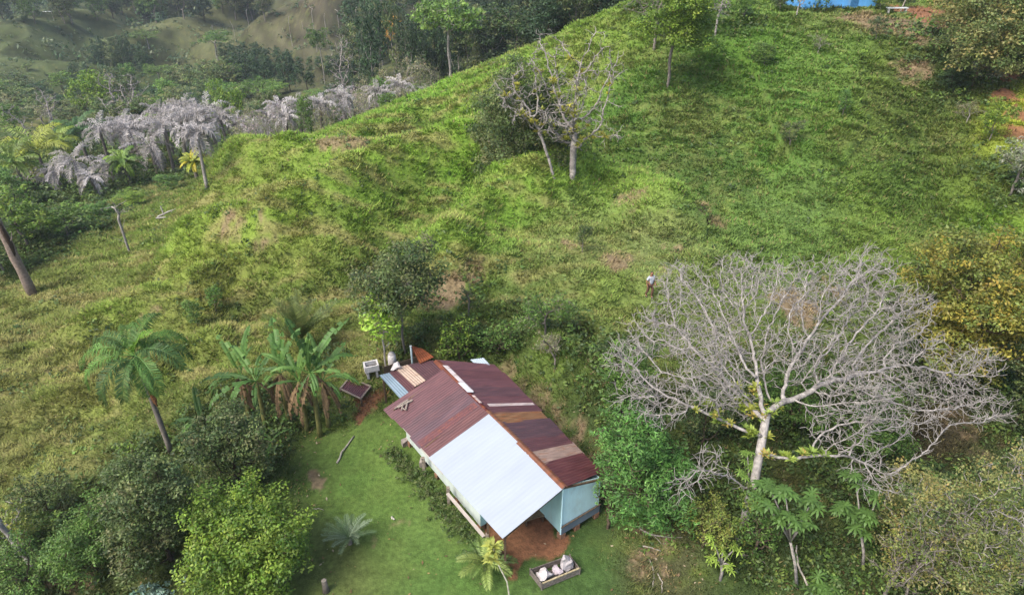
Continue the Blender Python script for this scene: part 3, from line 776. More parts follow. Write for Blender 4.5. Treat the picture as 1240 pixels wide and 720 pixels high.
def rosette(b, p, R, n, col, up=.5, w=.09, curl=.5):
    """strap leaves radiating from a point"""
    for i in range(n):
        a = RNG.uniform(0, 2 * PI); e = RNG.uniform(.1, 1.2) * up + .1
        L = R * RNG.uniform(.7, 1.15)
        d = np.array([math.cos(a) * math.cos(e), math.sin(a) * math.cos(e), math.sin(e)])
        s = np.array([-math.sin(a), math.cos(a), 0]) * w * R
        m = p + d * L * .55; t = p + d * L + np.array([0, 0, -curl * L * .35])
        v = [p - s * .5, p + s * .5, m + s, m - s, t]
        b.add(v, [[0, 1, 2, 3]], [[3, 2, 4]], col=np.asarray(col) * RNG.uniform(.75, 1.25))

# big dead tree
pb = G(893, 655)
def big_dead():
    n = 4600
    L = []
    # lobes follow the photograph's crown: (px, py, y, radius)
    spec = [(800,400,25,1.6,1.1),(790,480,22,1.6,1),(830,350,27,1.6,1.2),(880,380,26,1.7,1.4),(940,350,27,1.8,1.4),(1000,350,27,1.8,1.5),(1060,380,27,1.8,1.3),(1050,330,28.5,1.5,1.3),(900,330,28,1.4,1.1),
            (1100,420,26,1.7,1.2),(1150,470,25,1.6,.8),(1190,490,24,1.4,.6),(1100,500,23,1.6,.6),(1020,520,21,1.5,.6),(860,460,22,1.5,1),(940,430,24,1.6,1.3),(1000,430,24,1.7,1.3),(1060,450,24,1.7,1.1),
            (830,590,18.6,.7,.4),(860,560,19,.8,.5),(1060,575,20,1.2,.5),(760,430,23,1.0,.8), (880,440,23.5,1.3,.9),(900,480,22.5,1.1,.7),(1180,440,26,1.3,.7),(1110,370,28,1.2,1),(850,420,23,1.6,1),(1040,480,21.5,1.5,.8)]
    wt = np.array([a[3] ** 1.6 for a in spec]); wt /= wt.sum()
    k = RNG.choice(len(spec), n, p=wt)
    cen = np.array([at_y(a[0], a[1], a[2]) for a in spec])
    rr = np.array([[a[3], a[3], a[4]] for a in spec])
    P = cen[k] + unit(RNG.normal(0, 1, (n, 3))) * RNG.uniform(.1, 1, (n, 1)) ** .5 * rr[k]
    P = P[P[:, 2] > 1.0]
    P = P - pb
    a = at_y(912, 590, 20.0) - pb
    a2 = at_y(920, 548, 20.7) - pb; a3 = at_y(927, 508, 21.4) - pb
    st = [np.array([0, 0, -.2]), np.array([.05, .02, .5]), np.array([.1, .05, 1.0]), a * .6 + [0, 0, .5], a, a2, (a2 + a3) / 2, a3]
    q = a; t2 = at_y(925, 490, 22.0) - pb; t3 = at_y(965, 520, 21.3) - pb
    tmp = [list(s) for s in st]
    N0 = tmp[:]
    return P, N0
P_, S_ = big_dead()
DT, DN, DPAR, DR = bare_tree('dead_tree', 'huge pale leafless tree with wide-spreading limbs right of the house', 'dead tree', pb, 11, 8, natt=0, att=P_, start=S_, R=.18, r0=.0105, step=.24, jit=.17, bark='bleached', twigs=2)
def epiphytes(root, N, r, cnt, rmin, size, cols, zr=None, sel=None, name='epiphyte'):
    idx = np.where(r > rmin)[0]
    if zr: idx = idx[(N[idx, 2] > zr[0]) & (N[idx, 2] < zr[1])]
    if sel: idx = idx[np.hypot(N[idx, 0], N[idx, 1]) < sel]
    if len(idx) == 0: return
    ms = []
    for k in range(5):
        b = MB(); rosette(b, np.zeros(3), size, 18, s2l(cols[k % len(cols)]) * KALB * 1.5, up=.9, w=.12); ms.append(b.mesh(name, M_LEAF))
    for i in RNG.choice(idx, cnt):
        o = bpy.data.objects.new(name, ms[RNG.integers(5)]); COL.objects.link(o); o.parent = root
        o.location = [float(v) for v in N[i] + np.array([RNG.normal(0, .13), RNG.normal(0, .13), RNG.normal(0, .12)])]; q_ = float(RNG.uniform(.7, 1.35)); o.scale = (q_, q_, q_); o.rotation_euler = (0, 0, float(RNG.uniform(0, 6.28)))
epiphytes(DT, DN, DR, 64, .05, .32, [(160, 166, 74), (140, 158, 62), (176, 160, 84), (126, 150, 66), (150, 170, 80)], zr=(.4, 6.5), name='bromeliad', sel=2.8)

def vines(root, N, r, zmax, k, cols):
    idx = np.where((r > .05) & (N[:, 2] < zmax) & (N[:, 2] > .2))[0]
    if not len(idx): return
    i = RNG.choice(idx, k); b = MB(); leaf_cloud(b, N[i] + RNG.normal(0, .16, (k, 3)), 16, .3, .16, pal(cols, k)); b.obj('vine', M_LEAF, root)
vines(DT, DN, DR, 3.6, 80, GREENS['yellow'] + GREENS['mid'])
def BT(name, label, px, pyb, pyt, wpx, group=None, y=None, cat='dead tree', **kw):
    p = G(px, pyb) if y is None else at(px, y)
    cr = w2m(p, wpx) / 2; h = max(top_h(p, pyt), cr * 2.2, 2.5)
    return bare_tree(name, label, cat, p, h, cr, group=group, **kw)
r_, n_, pa_, rd_ = BT('bare_tree', 'pale bare tree with yellow tufts on its branches, standing on the grass hill', 693, 215, 66, 150, natt=260, cb=.24, r0=.018, R=.24, lobes=12, cat='tree')
epiphytes(r_, n_, rd_, 52, .04, .45, [(176, 172, 70), (156, 160, 62), (136, 148, 60)], zr=(2.4, 9), name='tuft')
r_, n_, pa_, rd_ = BT('bare_tree', 'bare-limbed tree leaning left, behind the yellow-tufted tree', 672, 216, 78, 96, natt=110, cb=.35, r0=.018, R=.1, lobes=7, lean=(-2.8, 0), cat='tree')
epiphytes(r_, n_, rd_, 22, .035, .4, [(176, 172, 70), (150, 158, 62)], zr=(2.4, 9), name='tuft')
BT('bare_tree', 'leafless grey tree in front of the green tree high on the hill', 792, 60, -30, 90, natt=130, cb=.3, r0=.02, R=.14, bark='grey', cat='tree')
BT('bare_tree', 'low leafless pale tree right of the green hilltop tree', 866, 44, 6, 70, natt=110, cb=.2, r0=.018, R=.1, cat='tree')
BT('bare_tree', 'small dead tree on the crest left of the blue roof', 964, 22, -6, 20, natt=30, cb=.4, r0=.018, R=.07, cat='tree')
BT('bare_tree', 'slender forked dead tree standing in the pasture below the palms', 157, 306, 236, 44, natt=16, cb=.5, r0=.02, R=.1, lobes=3, step=.5)
BT('bare_tree', 'bare twiggy tree at the far right edge below the big dead tree', 1230, 610, 545, 60, natt=60, cb=.3, r0=.012, R=.06, cat='tree')
BT('bare_tree', 'pale bare-branched small tree leaning at the lower left corner', 44, 690, 556, 56, natt=70, cb=.45, r0=.016, R=.11, lobes=6, lean=(-1.0, 0), cat='tree', bark='bleached')
BT('twiggy_shrub', 'bare upright twigs rising through the yellowing bush in the bottom right corner', 1180, 742, 612, 110, natt=170, cb=.12, r0=.011, R=.05, lobes=10, cat='shrub', bark='pale')
BT('twiggy_shrub', 'bare branching twigs at the bottom edge left of the corner bush', 1090, 738, 596, 110, natt=150, cb=.12, r0=.011, R=.05, lobes=9, cat='shrub', bark='grey')
BT('bare_tree', 'tall many-stemmed leafless tree rising over the grey palms', 158, 175, 74, 74, y=118, natt=150, cb=.12, r0=.04, R=.32, lobes=8)
BT('bare_tree', 'thin leafless tree left of the many-stemmed one in the valley', 62, 175, 104, 40, y=112, natt=60, cb=.2, r0=.03, R=.2, lobes=6)
BT('bare_tree', 'leafless forked tree in the woods near the top centre', 424, 115, 42, 44, y=112, natt=110, cb=.3, r0=.03, R=.25, lobes=7)
BT('bare_tree', 'short leafless stems left edge of the valley among scrub', 30, 180, 128, 34, y=105, natt=40, cb=.1, r0=.025, R=.12, lobes=5)
far_st = 0
for i, (px, y, pt, w) in enumerate([(352, 215, 18, 10), (382, 205, 4, 14), (396, 208, 12, 10), (412, 206, 8, 12), (420, 210, 10, 10), (434, 206, 2, 8), (365, 220, 26, 8), (288, 240, 22, 12), (262, 250, 30, 8), (62, 250, 62, 14), (72, 252, 64, 10), (205, 330, 8, 10), (215, 320, 6, 8), (255, 300, 2, 8), (300, 280, 8, 8), (340, 260, 6, 8)]):
    BT('bare_tree', 'thin bare trunk standing on the distant brown hillside', px, 0, pt, w, y=y, natt=9, cb=.82, r0=.07, R=.26, lobes=2, step=1.0, twigs=0, group='bare trunks on the far hillside')
# broken leaning trunk at left edge
p = G(40, 357); q = at_y(-22, 228, p[1] - .2)
b = MB(); n = 9
pts = np.array([p + (q - p) * (i / (n - 1)) + [RNG.normal(0, .05), 0, 0] for i in range(n)]) - p
pts[0, 2] -= .3
b.tube(pts, np.linspace(.36, .26, n) * RNG.uniform(.9, 1.1, n), 10, s2l((150, 134, 122)) * .62)
root = empty('dead_tree', p, 'thick leaning dead trunk with stripped bark at the left edge', 'dead trunk')
b.obj('trunk', M_BARK, root, smooth=True)
b2 = MB(); b2.tube(pts[3:7] + [.16, -.1, .1], [.16, .2, .18, .05], 8, s2l((96, 80, 66)) * .42); b2.obj('loose_bark', M_BARK, root, smooth=True)
b3 = MB(); b3.tube([pts[4], pts[4] + [.5, -.1, .5], pts[4] + [.7, -.1, 1.1]], [.09, .06, .02], 6, s2l((150, 140, 130)) * .45); b3.obj('broken_limb', M_BARK, root)
# fallen log / frame in the pasture
p = G(204, 264)
root = empty('fallen_branch', p, 'pale fallen branch wood lying at the top of the left pasture', 'fallen branch')
b = MB()
for a0, b0, rr in (((-1, 0, .1), (1.1, .5, .8), .09), ((-.4, .1, .2), (-.6, .3, 1.1), .07), ((-1, -.3, .1), (.7, -.4, .15), .08), ((.4, .2, .55), (.3, -.5, .1), .06), ((1.1, .5, .8), (.9, -.3, .1), .06)):
    b.tube([a0, (np.array(a0) + b0) / 2 + [0, 0, .08], b0], [rr, rr * .9, rr * .7], 6, s2l((190, 184, 176)) * .5)
b.obj('wood', M_BARK, root)

# ------------------------------------------------------------------ palms
def frond_geo(b, L, elev, droop, nl=34, ll=.8, lw=.05, col=(.1, .15, .05), rcol=(.2, .2, .1), vshape=.3, hang=.5, jit=.1, rw=.03, fold=1.0):
    """feather frond in local x direction"""
    n = 14
    t = np.linspace(0, 1, n)
    ang = elev - droop * t ** 1.3
    ds = L / (n - 1)
    x = np.concatenate([[0], np.cumsum(np.cos(ang[:-1]) * ds)]); z = np.concatenate([[0], np.cumsum(np.sin(ang[:-1]) * ds)])
    side = RNG.normal(0, .08) * L * t ** 2
    R = np.stack([x, side, z], 1)
    b.tube(R, rw * (1.05 - .85 * t), 4, rcol)
    for s in (-1, 1):
        tt = np.linspace(.14, .99, nl) + RNG.normal(0, .004, nl)
        P = np.stack([np.interp(tt, t, R[:, i]) for i in range(3)], 1)
        a = np.interp(tt, t, ang)
        fw = np.stack([np.cos(a), np.zeros(nl), np.sin(a)], 1); up = np.stack([-np.sin(a), np.zeros(nl), np.cos(a)], 1)
        prof = np.sin(PI * np.clip(.12 + .8 * tt, 0, 1)) ** .6 * ll
        D = unit(fw * (.45 + .5 * tt[:, None]) + np.array([0, s * 1.0, 0]) * fold + up * vshape + RNG.normal(0, jit, (nl, 3)))
        M = P + D * prof[:, None] * .55
        E = M + unit(D + np.array([0, 0, -hang * 2])) * prof[:, None] * .5
        W = fw * lw
        v = np.stack([P - W * .5, P + W * .5, M + W, M - W, E], 1).reshape(-1, 3)
        k = np.arange(nl)[:, None] * 5
        c = np.asarray(col)[None] * RNG.uniform(.72, 1.3, (nl, 1))
        b.add(v, np.array([[0, 1, 2, 3]]) + k, np.array([[3, 2, 4]]) + k, col=np.repeat(c, 5, 0))

def palm(name, label, p, h, lean, fronds, L, group=None, ll=.8, lw=.05, cols=((60, 96, 50), (74, 112, 56)), trunk_c='grey', r=.16, mat=None, cat='palm', split=True, hang=.5, droop=(1.2, 2.2), elev=(-.1, 1.3), nl=34, skirt=0, vshape=.3, jit=.1, specs=None):
    root = empty(name, p, label, cat, group)
    n = 10; t = np.linspace(0, 1, n)
    pts = np.stack([lean[0] * t ** 1.1, lean[1] * t, h * t], 1); pts[0, 2] = -.2
    if h > .3:
        b = MB(); b.tube(pts, r * (1.25 - .45 * t) * RNG.uniform(.96, 1.04, n), 9, BARKC[trunk_c]); b.obj('trunk', M_BARK, root, smooth=True)
    topp = pts[-1]
    mat = mat or M_LEAF
    allb = MB()
    lst = specs or [(2 * PI * i / fronds + RNG.normal(0, .18), elev[0] + (elev[1] - elev[0]) * ((i * 7) % fronds) / max(1, fronds - 1), RNG.uniform(*droop), L * RNG.uniform(.85, 1.1)) for i in range(fronds)]
    for az, el, dr, LL in lst:
        c = s2l(cols[RNG.integers(len(cols))]) * KALB * (1.35 if mat is M_LEAF else 1.0) * RNG.uniform(.85, 1.15)
        b = MB()
        frond_geo(b, LL, el, dr, nl=nl, ll=ll, lw=lw, col=c, rcol=c * 1.3, hang=hang, vshape=vshape, jit=jit)
        ca, sa = math.cos(az), math.sin(az)
        Rm = np.array([[ca, sa, 0], [-sa, ca, 0], [0, 0, 1]])
        b.v = [(v @ Rm + topp).astype(np.float32) for v in b.v]
        if split: b.obj('frond', mat, root)
        else:
            for i, v in enumerate(b.v): b.v[i] = v
            off = allb.n
            allb.v += b.v; allb.c += b.c; allb.q += [q + off for q in b.q]; allb.t += [q + off for q in b.t]; allb.n += b.n
    if not split: allb.obj('crown', mat, root)
    return root, topp

# the green palm on the left
p = G(207, 547)
ptop = at_y(163, 430, p[1] + .3); lean = ptop - p
sp = [(a_, e_ + .08, d_, l_ * 1.1) for a_, e_, d_, l_ in ((2.7, .75, 2.3, 2.9), (3.15, .55, 2.2, 3.0), (3.6, .35, 2.3, 2.9), (4.25, .2, 2.2, 2.9), (4.8, .1, 2.0, 2.5), (-.25, .65, 2.2, 3.0), (.15, .45, 2.2, 2.8), (-.7, .2, 2.2, 2.7), (.7, .6, 2.0, 2.6), (1.5, 1.0, 1.6, 2.4), (2.1, .8, 2.1, 2.7), (5.2, -.3, 1.6, 2.1))]
pr, tp = palm('palm_tree', 'tall green feather palm with arching fronds and a leaning trunk', p, lean[2], lean[:2], 12, 2.9, ll=.74, lw=.024, nl=76, hang=.9, specs=sp, r=.12, jit=.16, cols=((82, 120, 56), (98, 136, 62), (72, 106, 52)))
b = MB(); frond_geo(b, 1.7, 1.35, 1.2, nl=34, ll=.6, lw=.04, col=s2l((130, 176, 60)) * KALB, rcol=s2l((150, 170, 80)) * KALB, hang=.3); b.v = [(v + tp).astype(np.float32) for v in b.v]; b.obj('young_frond', M_LEAF, pr)
b = MB()
for k in range(3):
    s = tp * .62 + [.1 + k * .05, -.12, -.1 * k]
    b.tube([s + [0, 0, .3], s + [.12, -.05, .0], s + [.1, -.05, -.45]], [.03, .09, .03], 6, s2l((170, 120, 80)) * .5)
b.obj('fruit_stalk', M_DEAD, pr)

# stiff upright palm above the bananas
p = G(368, 425)
sp = [(i / 22 * 2 * PI + RNG.normal(0, .15), RNG.uniform(.7, 1.4), RNG.uniform(.2, .8), RNG.uniform(2.2, 3.2)) for i in range(22)]
palm('palm_tree', 'spiky upright palm growing above the banana plants', p, .9, (0, 0), 12, 2.2, ll=.5, lw=.025, nl=40, hang=.15, specs=sp, cols=((110, 124, 66), (130, 136, 78), (94, 112, 60)), vshape=.6, r=.14)

# rosette palm on the lawn
p = G(424, 658)
sp = [(i / 18 * 2 * PI + RNG.normal(0, .12), RNG.uniform(.35, 1.1), RNG.uniform(.5, 1.1), RNG.uniform(1.05, 1.3)) for i in range(18)]
palm('rosette_palm', 'small stemless grey-green feather palm alone on the lawn', p, .35, (0, 0), 12, 1.2, ll=.22, lw=.012, nl=30, hang=.1, specs=sp, cols=((112, 132, 98), (92, 116, 78), (128, 146, 116)), vshape=.4, r=.09, cat='palm')
# palm by the porch
p = G(588, 690)
sp = [(i / 11 * 2 * PI + RNG.normal(0, .12), RNG.uniform(.4, 1.1), RNG.uniform(.7, 1.5), RNG.uniform(1.0, 1.4)) for i in range(11)]
palm('garden_palm', 'small bushy palm at the front left corner of the porch roof', p, .5, (0, 0), 12, 1.2, ll=.34, lw=.03, nl=22, hang=.3, specs=sp, cols=((110, 134, 66), (92, 118, 60), (134, 152, 78)), vshape=.4, r=.06, cat='palm')

GREY = ((190, 185, 184), (176, 171, 168), (202, 197, 194), (162, 157, 150))
def dead_palm(label, px, pyb, pyc, wpx, group=None, trunk_c='grey', L=None, fr=15, tilt=0):
    p = G(px, pyb); h = max(.6, top_h(p, pyc)); Lm = w2m(p, wpx) * .58
    return palm('dead_palm', label, p, h, (tilt, 0), fr, Lm, group=group, ll=Lm * .2, lw=.06, nl=24, hang=.5, cols=GREY, mat=M_DEAD, split=False, droop=(1.0, 1.9), elev=(-.5, 1.0), r=.2, trunk_c=trunk_c, jit=.22, cat='dead palm')
DP = 'grey dead palms in the valley'
for i, (px, pb_, pc, w, lab) in enumerate([
    (75, 232, 208, 46, 'grey dead palm leftmost of the front cluster'),
    (104, 236, 194, 60, 'largest grey dead palm in the middle of the front cluster'),
    (118, 238, 214, 44, 'low drooping grey dead palm at the foot of the front cluster'),
    (140, 222, 200, 48, 'grey dead palm at the right end of the front cluster'),
    (192, 214, 176, 60, 'grey dead palm with a hanging skirt between the two clusters'),
    (38, 232, 218, 44, 'flattened grey dead palm at the far left of the front cluster')]):
    dead_palm(lab, px, pb_, pc, w, group=DP)
p = G(251, 228)
pt_ = at_y(238, 160, p[1]); l_ = pt_ - p
palm('dead_palm', 'grey dead palm with a tall white slanting trunk', p, l_[2], (l_[0], 0), 20, w2m(p, 60) * .55, group=DP, ll=.8, lw=.05, nl=20, hang=.9, cols=GREY, mat=M_DEAD, split=False, droop=(1.4, 2.5), elev=(-.6, 1.0), r=.13, trunk_c='pale', jit=.3, cat='dead palm')
for i, (px, y, pc, w) in enumerate([(128, 92, 158, 44), (148, 94, 160, 44), (168, 93, 156, 46), (186, 96, 150, 50), (205, 92, 152, 46), (222, 97, 140, 50), (243, 95, 142, 56), (262, 98, 136, 50), (276, 96, 142, 42), (232, 102, 130, 44), (290, 98, 148, 36), (308, 96, 152, 30), (205, 104, 136, 40), (155, 100, 150, 40), (350, 92, 130, 34), (365, 94, 126, 34), (388, 85, 126, 38), (418, 88, 118, 40), (452, 92, 112, 38), (486, 95, 104, 36), (345, 84, 142, 36), (330, 93, 140, 30)]):
    p = at(px, y); h = max(1.5, top_h(p, pc)); Lm = w2m(p, w) * .6
    palm('dead_palm', 'grey dead palm in the long grey stand behind the front cluster', p, h, (RNG.normal(0, .4), 0), 18, Lm, group='stand of grey dead palms', ll=Lm * .26, lw=.06, nl=16, hang=.9, cols=GREY, mat=M_DEAD, split=False, droop=(1.0, 2.0), elev=(-.4, 1.1), r=.2, jit=.25, cat='dead palm')
for px, y, pc, w, cols, lab in [(50, 84, 182, 84, ((150, 160, 60), (120, 142, 54)), 'wide yellow-green palm at left among the grey palms'),
                                (22, 80, 196, 60, ((110, 134, 54), (90, 118, 50)), 'green palm at the left edge beside the yellow-green one'),
                                (98, 96, 160, 56, ((70, 104, 56), (84, 118, 58)), 'deep green palm behind the front grey palms'),
                                (78, 90, 172, 50, ((140, 152, 60), (120, 142, 54)), 'small yellow-green palm next to the deep green one'),
                                (150, 84, 196, 46, ((96, 126, 50), (120, 150, 56)), 'green palm between the two groups of grey palms'),
                                (232, 76, 196, 34, ((186, 176, 50), (150, 160, 54)), 'small bright yellow palm by the white slanting trunk')]:
    p = at(px, y); h = max(1.2, top_h(p, pc)); Lm = w2m(p, w) * .55
    palm('palm_tree', lab, p, h, (0, 0), 15, Lm, ll=Lm * .27, lw=.09, nl=18, hang=.5, cols=cols, split=False, droop=(.9, 1.8), elev=(0, 1.2), r=.2)

# ------------------------------------------------------------------ bananas
def banana_leaf(b, L, W, elev, droop, col, twist=0, tear=.4):
    n = 16; t = np.linspace(0, 1, n)
    ang = elev - droop * t ** 1.4; ds = L / (n - 1)
    x = np.concatenate([[0], np.cumsum(np.cos(ang[:-1]) * ds)]); z = np.concatenate([[0], np.cumsum(np.sin(ang[:-1]) * ds)])
    R = np.stack([x, np.zeros(n), z], 1)
    up = np.stack([-np.sin(ang), np.zeros(n), np.cos(ang)], 1)
    w = W * np.where(t < .14, .04, np.sin(PI * np.clip((t - .1) / .93, 0, 1)) ** .45)
    w[-1] = .01
    b.tube(R - up * .012, .03 * (1.1 - .8 * t), 5, col * 1.35)
    for s in (-1, 1):
        for i in range(2, n - 1):
            if RNG.uniform() < tear * .4: continue
            g = RNG.uniform(0, tear) * ds
            d = RNG.uniform(.05, .35)
            def E(j, o):
                return R[j] + np.array([o, 0, 0]) + np.array([0, s * w[j], 0]) + up[j] * w[j] * .25 - np.array([0, 0, d * w[j] * .6])
            v = [R[i], R[i + 1], E(i + 1, -g), E(i, 0)]
            m1 = (v[0] + v[3]) / 2 + up[i] * .03; m2 = (v[1] + v[2]) / 2 + up[i] * .03
            b.add([v[0], v[1], m2, m1, v[2], v[3]], [[0, 1, 2, 3], [3, 2, 4, 5]], col=col * RNG.uniform(.85, 1.15))

def banana(label, p, h, specs, group=None, cols=((96, 138, 62), (112, 152, 70), (84, 122, 56)), pstem=.13, dead=3):
    root = empty('banana_plant', p, label, 'banana plant', group)
    b = MB(); n = 7; t = np.linspace(0, 1, n)
    pts = np.stack([np.sin(t * 2) * .08, t * .05, -.2 + (h + .2) * t], 1)
    b.tube(pts, pstem * (1.15 - .5 * t), 9, s2l((140, 140, 84)) * .45); b.obj('stem', M_BARK, root, smooth=True)
    def put(b, az, name, mat):
        ca, sa = math.cos(az), math.sin(az); Rm = np.array([[ca, sa, 0], [-sa, ca, 0], [0, 0, 1]])
        b.v = [(v @ Rm + pts[-1]).astype(np.float32) for v in b.v]; b.obj(name, mat, root)
    for az, el, dr, L in specs:
        az += RNG.normal(0, .3); el += RNG.normal(.05, .25); dr += RNG.normal(.25, .4); L *= RNG.uniform(.7, 1.2)
        b = MB(); banana_leaf(b, L * 1.08, L * .088, el, dr, s2l(cols[RNG.integers(len(cols))]) * KALB); put(b, az, 'leaf', M_LEAF)
    for k in range(dead):
        b = MB(); banana_leaf(b, h * RNG.uniform(.5, .85), .16, -.9, .8, s2l((150, 126, 96)) * KALB, tear=.5); put(b, RNG.uniform(0, 6.28), 'dead_leaf', M_DEAD)
    return root
p = G(388, 528)
banana('tallest banana plant, its leaves spread beside the lawn', p, top_h(p, 452),
       [(0.05, .35, 1.0, 2.7), (-.35, .6, 1.3, 2.2), (.5, .9, .7, 2.7), (1.1, 1.2, .6, 2.4), (1.75, 1.3, .5, 2.2), (2.6, .95, .8, 2.6), (3.3, .5, 1.2, 2.5), (4.0, .2, 1.5, 2.3), (4.9, .1, 1.6, 1.9), (5.5, .4, 1.6, 2.0)], dead=6)
p = G(372, 522)
banana('second banana plant, close behind the tallest one', p, top_h(p, 462), [(1.3, 1.1, .6, 2.6), (2.2, 1.0, .7, 2.7), (2.9, .6, 1.0, 2.4), (.7, .8, .9, 2.2), (3.9, .3, 1.2, 2.0)], dead=5)
p = G(322, 520)
banana('banana plant with broad low leaves left of the tallest one', p, top_h(p, 462), [(3.1, .35, .9, 2.9), (2.5, .8, .8, 2.4), (3.7, .5, 1.3, 2.5), (4.4, .4, 1.4, 2.4), (.1, .5, 1.1, 2.1), (1.2, 1.1, .7, 2.2), (1.9, 1.2, .6, 2.0), (5.3, .3, 1.4, 2.0)], dead=4)
p = G(350, 512)
banana('banana plant at the back of the clump between the two big ones', p, top_h(p, 452), [(3.0, .5, 1.1, 2.4), (2.3, .9, .9, 2.5), (1.6, 1.2, .6, 2.4), (.9, 1.0, .8, 2.4), (.3, .6, 1.1, 2.3), (4.2, .3, 1.4, 2.0)], dead=6)
p = G(302, 506)
banana('banana plant at the left back of the clump', p, top_h(p, 455), [(3.1, .4, 1.1, 2.3), (2.5, .8, .9, 2.3), (1.5, 1.2, .6, 2.2), (.7, .9, .9, 2.1), (3.9, .3, 1.4, 2.0)], dead=4)
p = G(398, 516)
banana('banana plant at the right back of the clump, nearest the little pen', p, top_h(p, 462), [(.2, .5, 1.0, 2.4), (.8, .9, .8, 2.5), (1.5, 1.2, .6, 2.3), (-.5, .3, 1.4, 2.0), (2.2, 1.0, .8, 2.2)], dead=5)
p = G(252, 542)
banana('small banana plant beside the trunk of the green palm', p, top_h(p, 512), [(3.0, .45, .9, 2.3), (2.2, .9, .7, 1.9), (.9, .9, .9, 1.8), (4.2, .3, 1.2, 1.6), (.2, .5, 1.1, 1.7)], dead=1)
p = G(330, 545)
banana('young banana plant in front of the broad-leaved one', p, .6, [(2.6, .8, .9, 1.6), (3.6, .6, 1.0, 1.8), (.6, .8, .9, 1.5), (5, .5, 1, 1.4)], dead=0)

# ------------------------------------------------------------------ palmate-leaved trees
def palmate(b, c, R, col, n=9, nrm=None, droop=.25):
    """one big fingered leaf"""
    a0 = RNG.uniform(0, 6.28)
    tx, ty = RNG.normal(0, .22, 2)
    for i in range(n):
        a = a0 + i / n * 2 * PI
        d = np.array([math.cos(a), math.sin(a), 0]); s = np.array([-math.sin(a), math.cos(a), 0]) * R * .14
        z = lambda r_, q: np.array([0, 0, q]) + np.array([0, 0, tx * r_ * math.cos(a) + ty * r_ * math.sin(a)])
        m = c + d * R * .6 + z(R * .6, .02); t = c + d * R + z(R, -droop * R)
        k0 = c + z(0, 0.03)
        b.add([k0 - s * .25, k0 + s * .25, m + s, m - s, t], [[0, 1, 2, 3]], [[3, 2, 4]], col=col * RNG.uniform(.85, 1.15))

def cecropia(label, px, pyb, rosettes, col, group=None, R=.42, name='palmate_tree', cat='tree', n=9):
    p = G(px, pyb); root = empty(name, p, label, cat, group)
    tb = MB(); cb = MB()
    tops = [at_y(a, b_, p[1] + dy) - p for a, b_, dy in rosettes]
    mid = np.mean(tops, 0) * np.array([.6, .6, .55])
    tb.tube([[0, 0, -.2], mid * .5 + [.05, 0, 0], mid], [.075, .065, .055], 7, BARKC['pale'])
    for t in tops:
        tb.tube([mid, (mid + t) / 2 + [0, 0, .1], t], [.045, .035, .02], 5, BARKC['pale'])
        for k in range(5):
            a = k * 2.4 + RNG.uniform(0, 1); q = t + np.array([math.cos(a) * R * .75, math.sin(a) * R * .75, RNG.uniform(-.35, .2)]) * (k > 0)
            tb.tube([t, (t + q) / 2 + [0, 0, .05], q], [.012, .01, .008], 4, col * .8)
            palmate(cb, q, R * RNG.uniform(.75, 1.1), col, n)
    tb.obj('trunk', M_BARK, root, smooth=True); cb.obj('crown', M_LEAF, root)
cg = s2l((96, 130, 62)) * KALB * 1.25
cecropia('tree with big fingered green leaves in front of the dead tree', 966, 712, [(950, 592, .6), (925, 606, .3), (985, 604, .6), (955, 624, 0), (930, 585, 1.0), (975, 632, 0)], cg)
cecropia('right-hand tree with big fingered green leaves below the dead limbs', 1046, 690, [(1035, 574, .9), (1022, 612, .4), (1050, 620, .2), (1065, 600, .8), (1040, 636, 0)], cg)
cecropia('low plant with fingered green leaves at the bottom edge', 1000, 724, [(992, 708, .1), (1010, 712, .1), (1000, 716, -.2)], cg * 1.05)
cecropia('vivid lime young tree with lobed leaves below the dead tree', 872, 702, [(862, 652, .3), (890, 664, .3), (864, 676, 0), (884, 684, 0), (875, 665, .2)], s2l((172, 204, 88)) * KALB * 1.05, n=6, R=.24)
cecropia('shrub with pale green broad leaves on the trunk of the dead tree', 912, 650, [(905, 548, .5), (912, 560, .4), (900, 575, 0)], s2l((140, 176, 80)) * KALB, n=7, R=.22)

# light dracaena on a pole by the porch
p = G(614, 716); t = at_y(597, 662, p[1] + .1) - p
root = empty('dracaena', p, 'yellow-leaved plant on a long thin white stem before the porch', 'plant')
b = MB(); b.tube([[.12, -.3, -.1], [0, -.1, t[2] * .3], t * .6, t], [.03, .028, .026, .022], 6, s2l((210, 204, 186)) * .55); b.obj('stem', M_BARK, root)
b = MB()
for dz, n_l in ((0, 34), (-.35, 16), (-.7, 12)): rosette(b, t + [0, 0, dz], .48, n_l, s2l((204, 212, 104)) * KALB * (1 if dz == 0 else .7), up=.9, w=.14, curl=.8)
b.obj('leaves', M_LEAF, root)

# silvery plant at bottom edge, left
p = G(186, 728); root = empty('broadleaf_plant', p, 'silvery blue-green plant at the bottom edge left of the bright shrub', 'plant')
b = MB(); cols = pal([(120, 150, 130), (140, 166, 150)], 50)
leaf_cloud(b, np.stack([RNG.normal(0, .4, 50), RNG.normal(0, .3, 50), RNG.uniform(.1, .75, 50)], 1), 12, .15, .16, cols); b.obj('leaves', M_LEAF, root)
b = MB(); [b.tube([[0, 0, -.1], [x_, y_, .5]], [.02, .01], 4, BARKC['brown']) for x_, y_ in ((.3, .1), (-.3, 0), (0, .2))]; b.obj('stem', M_BARK, root)

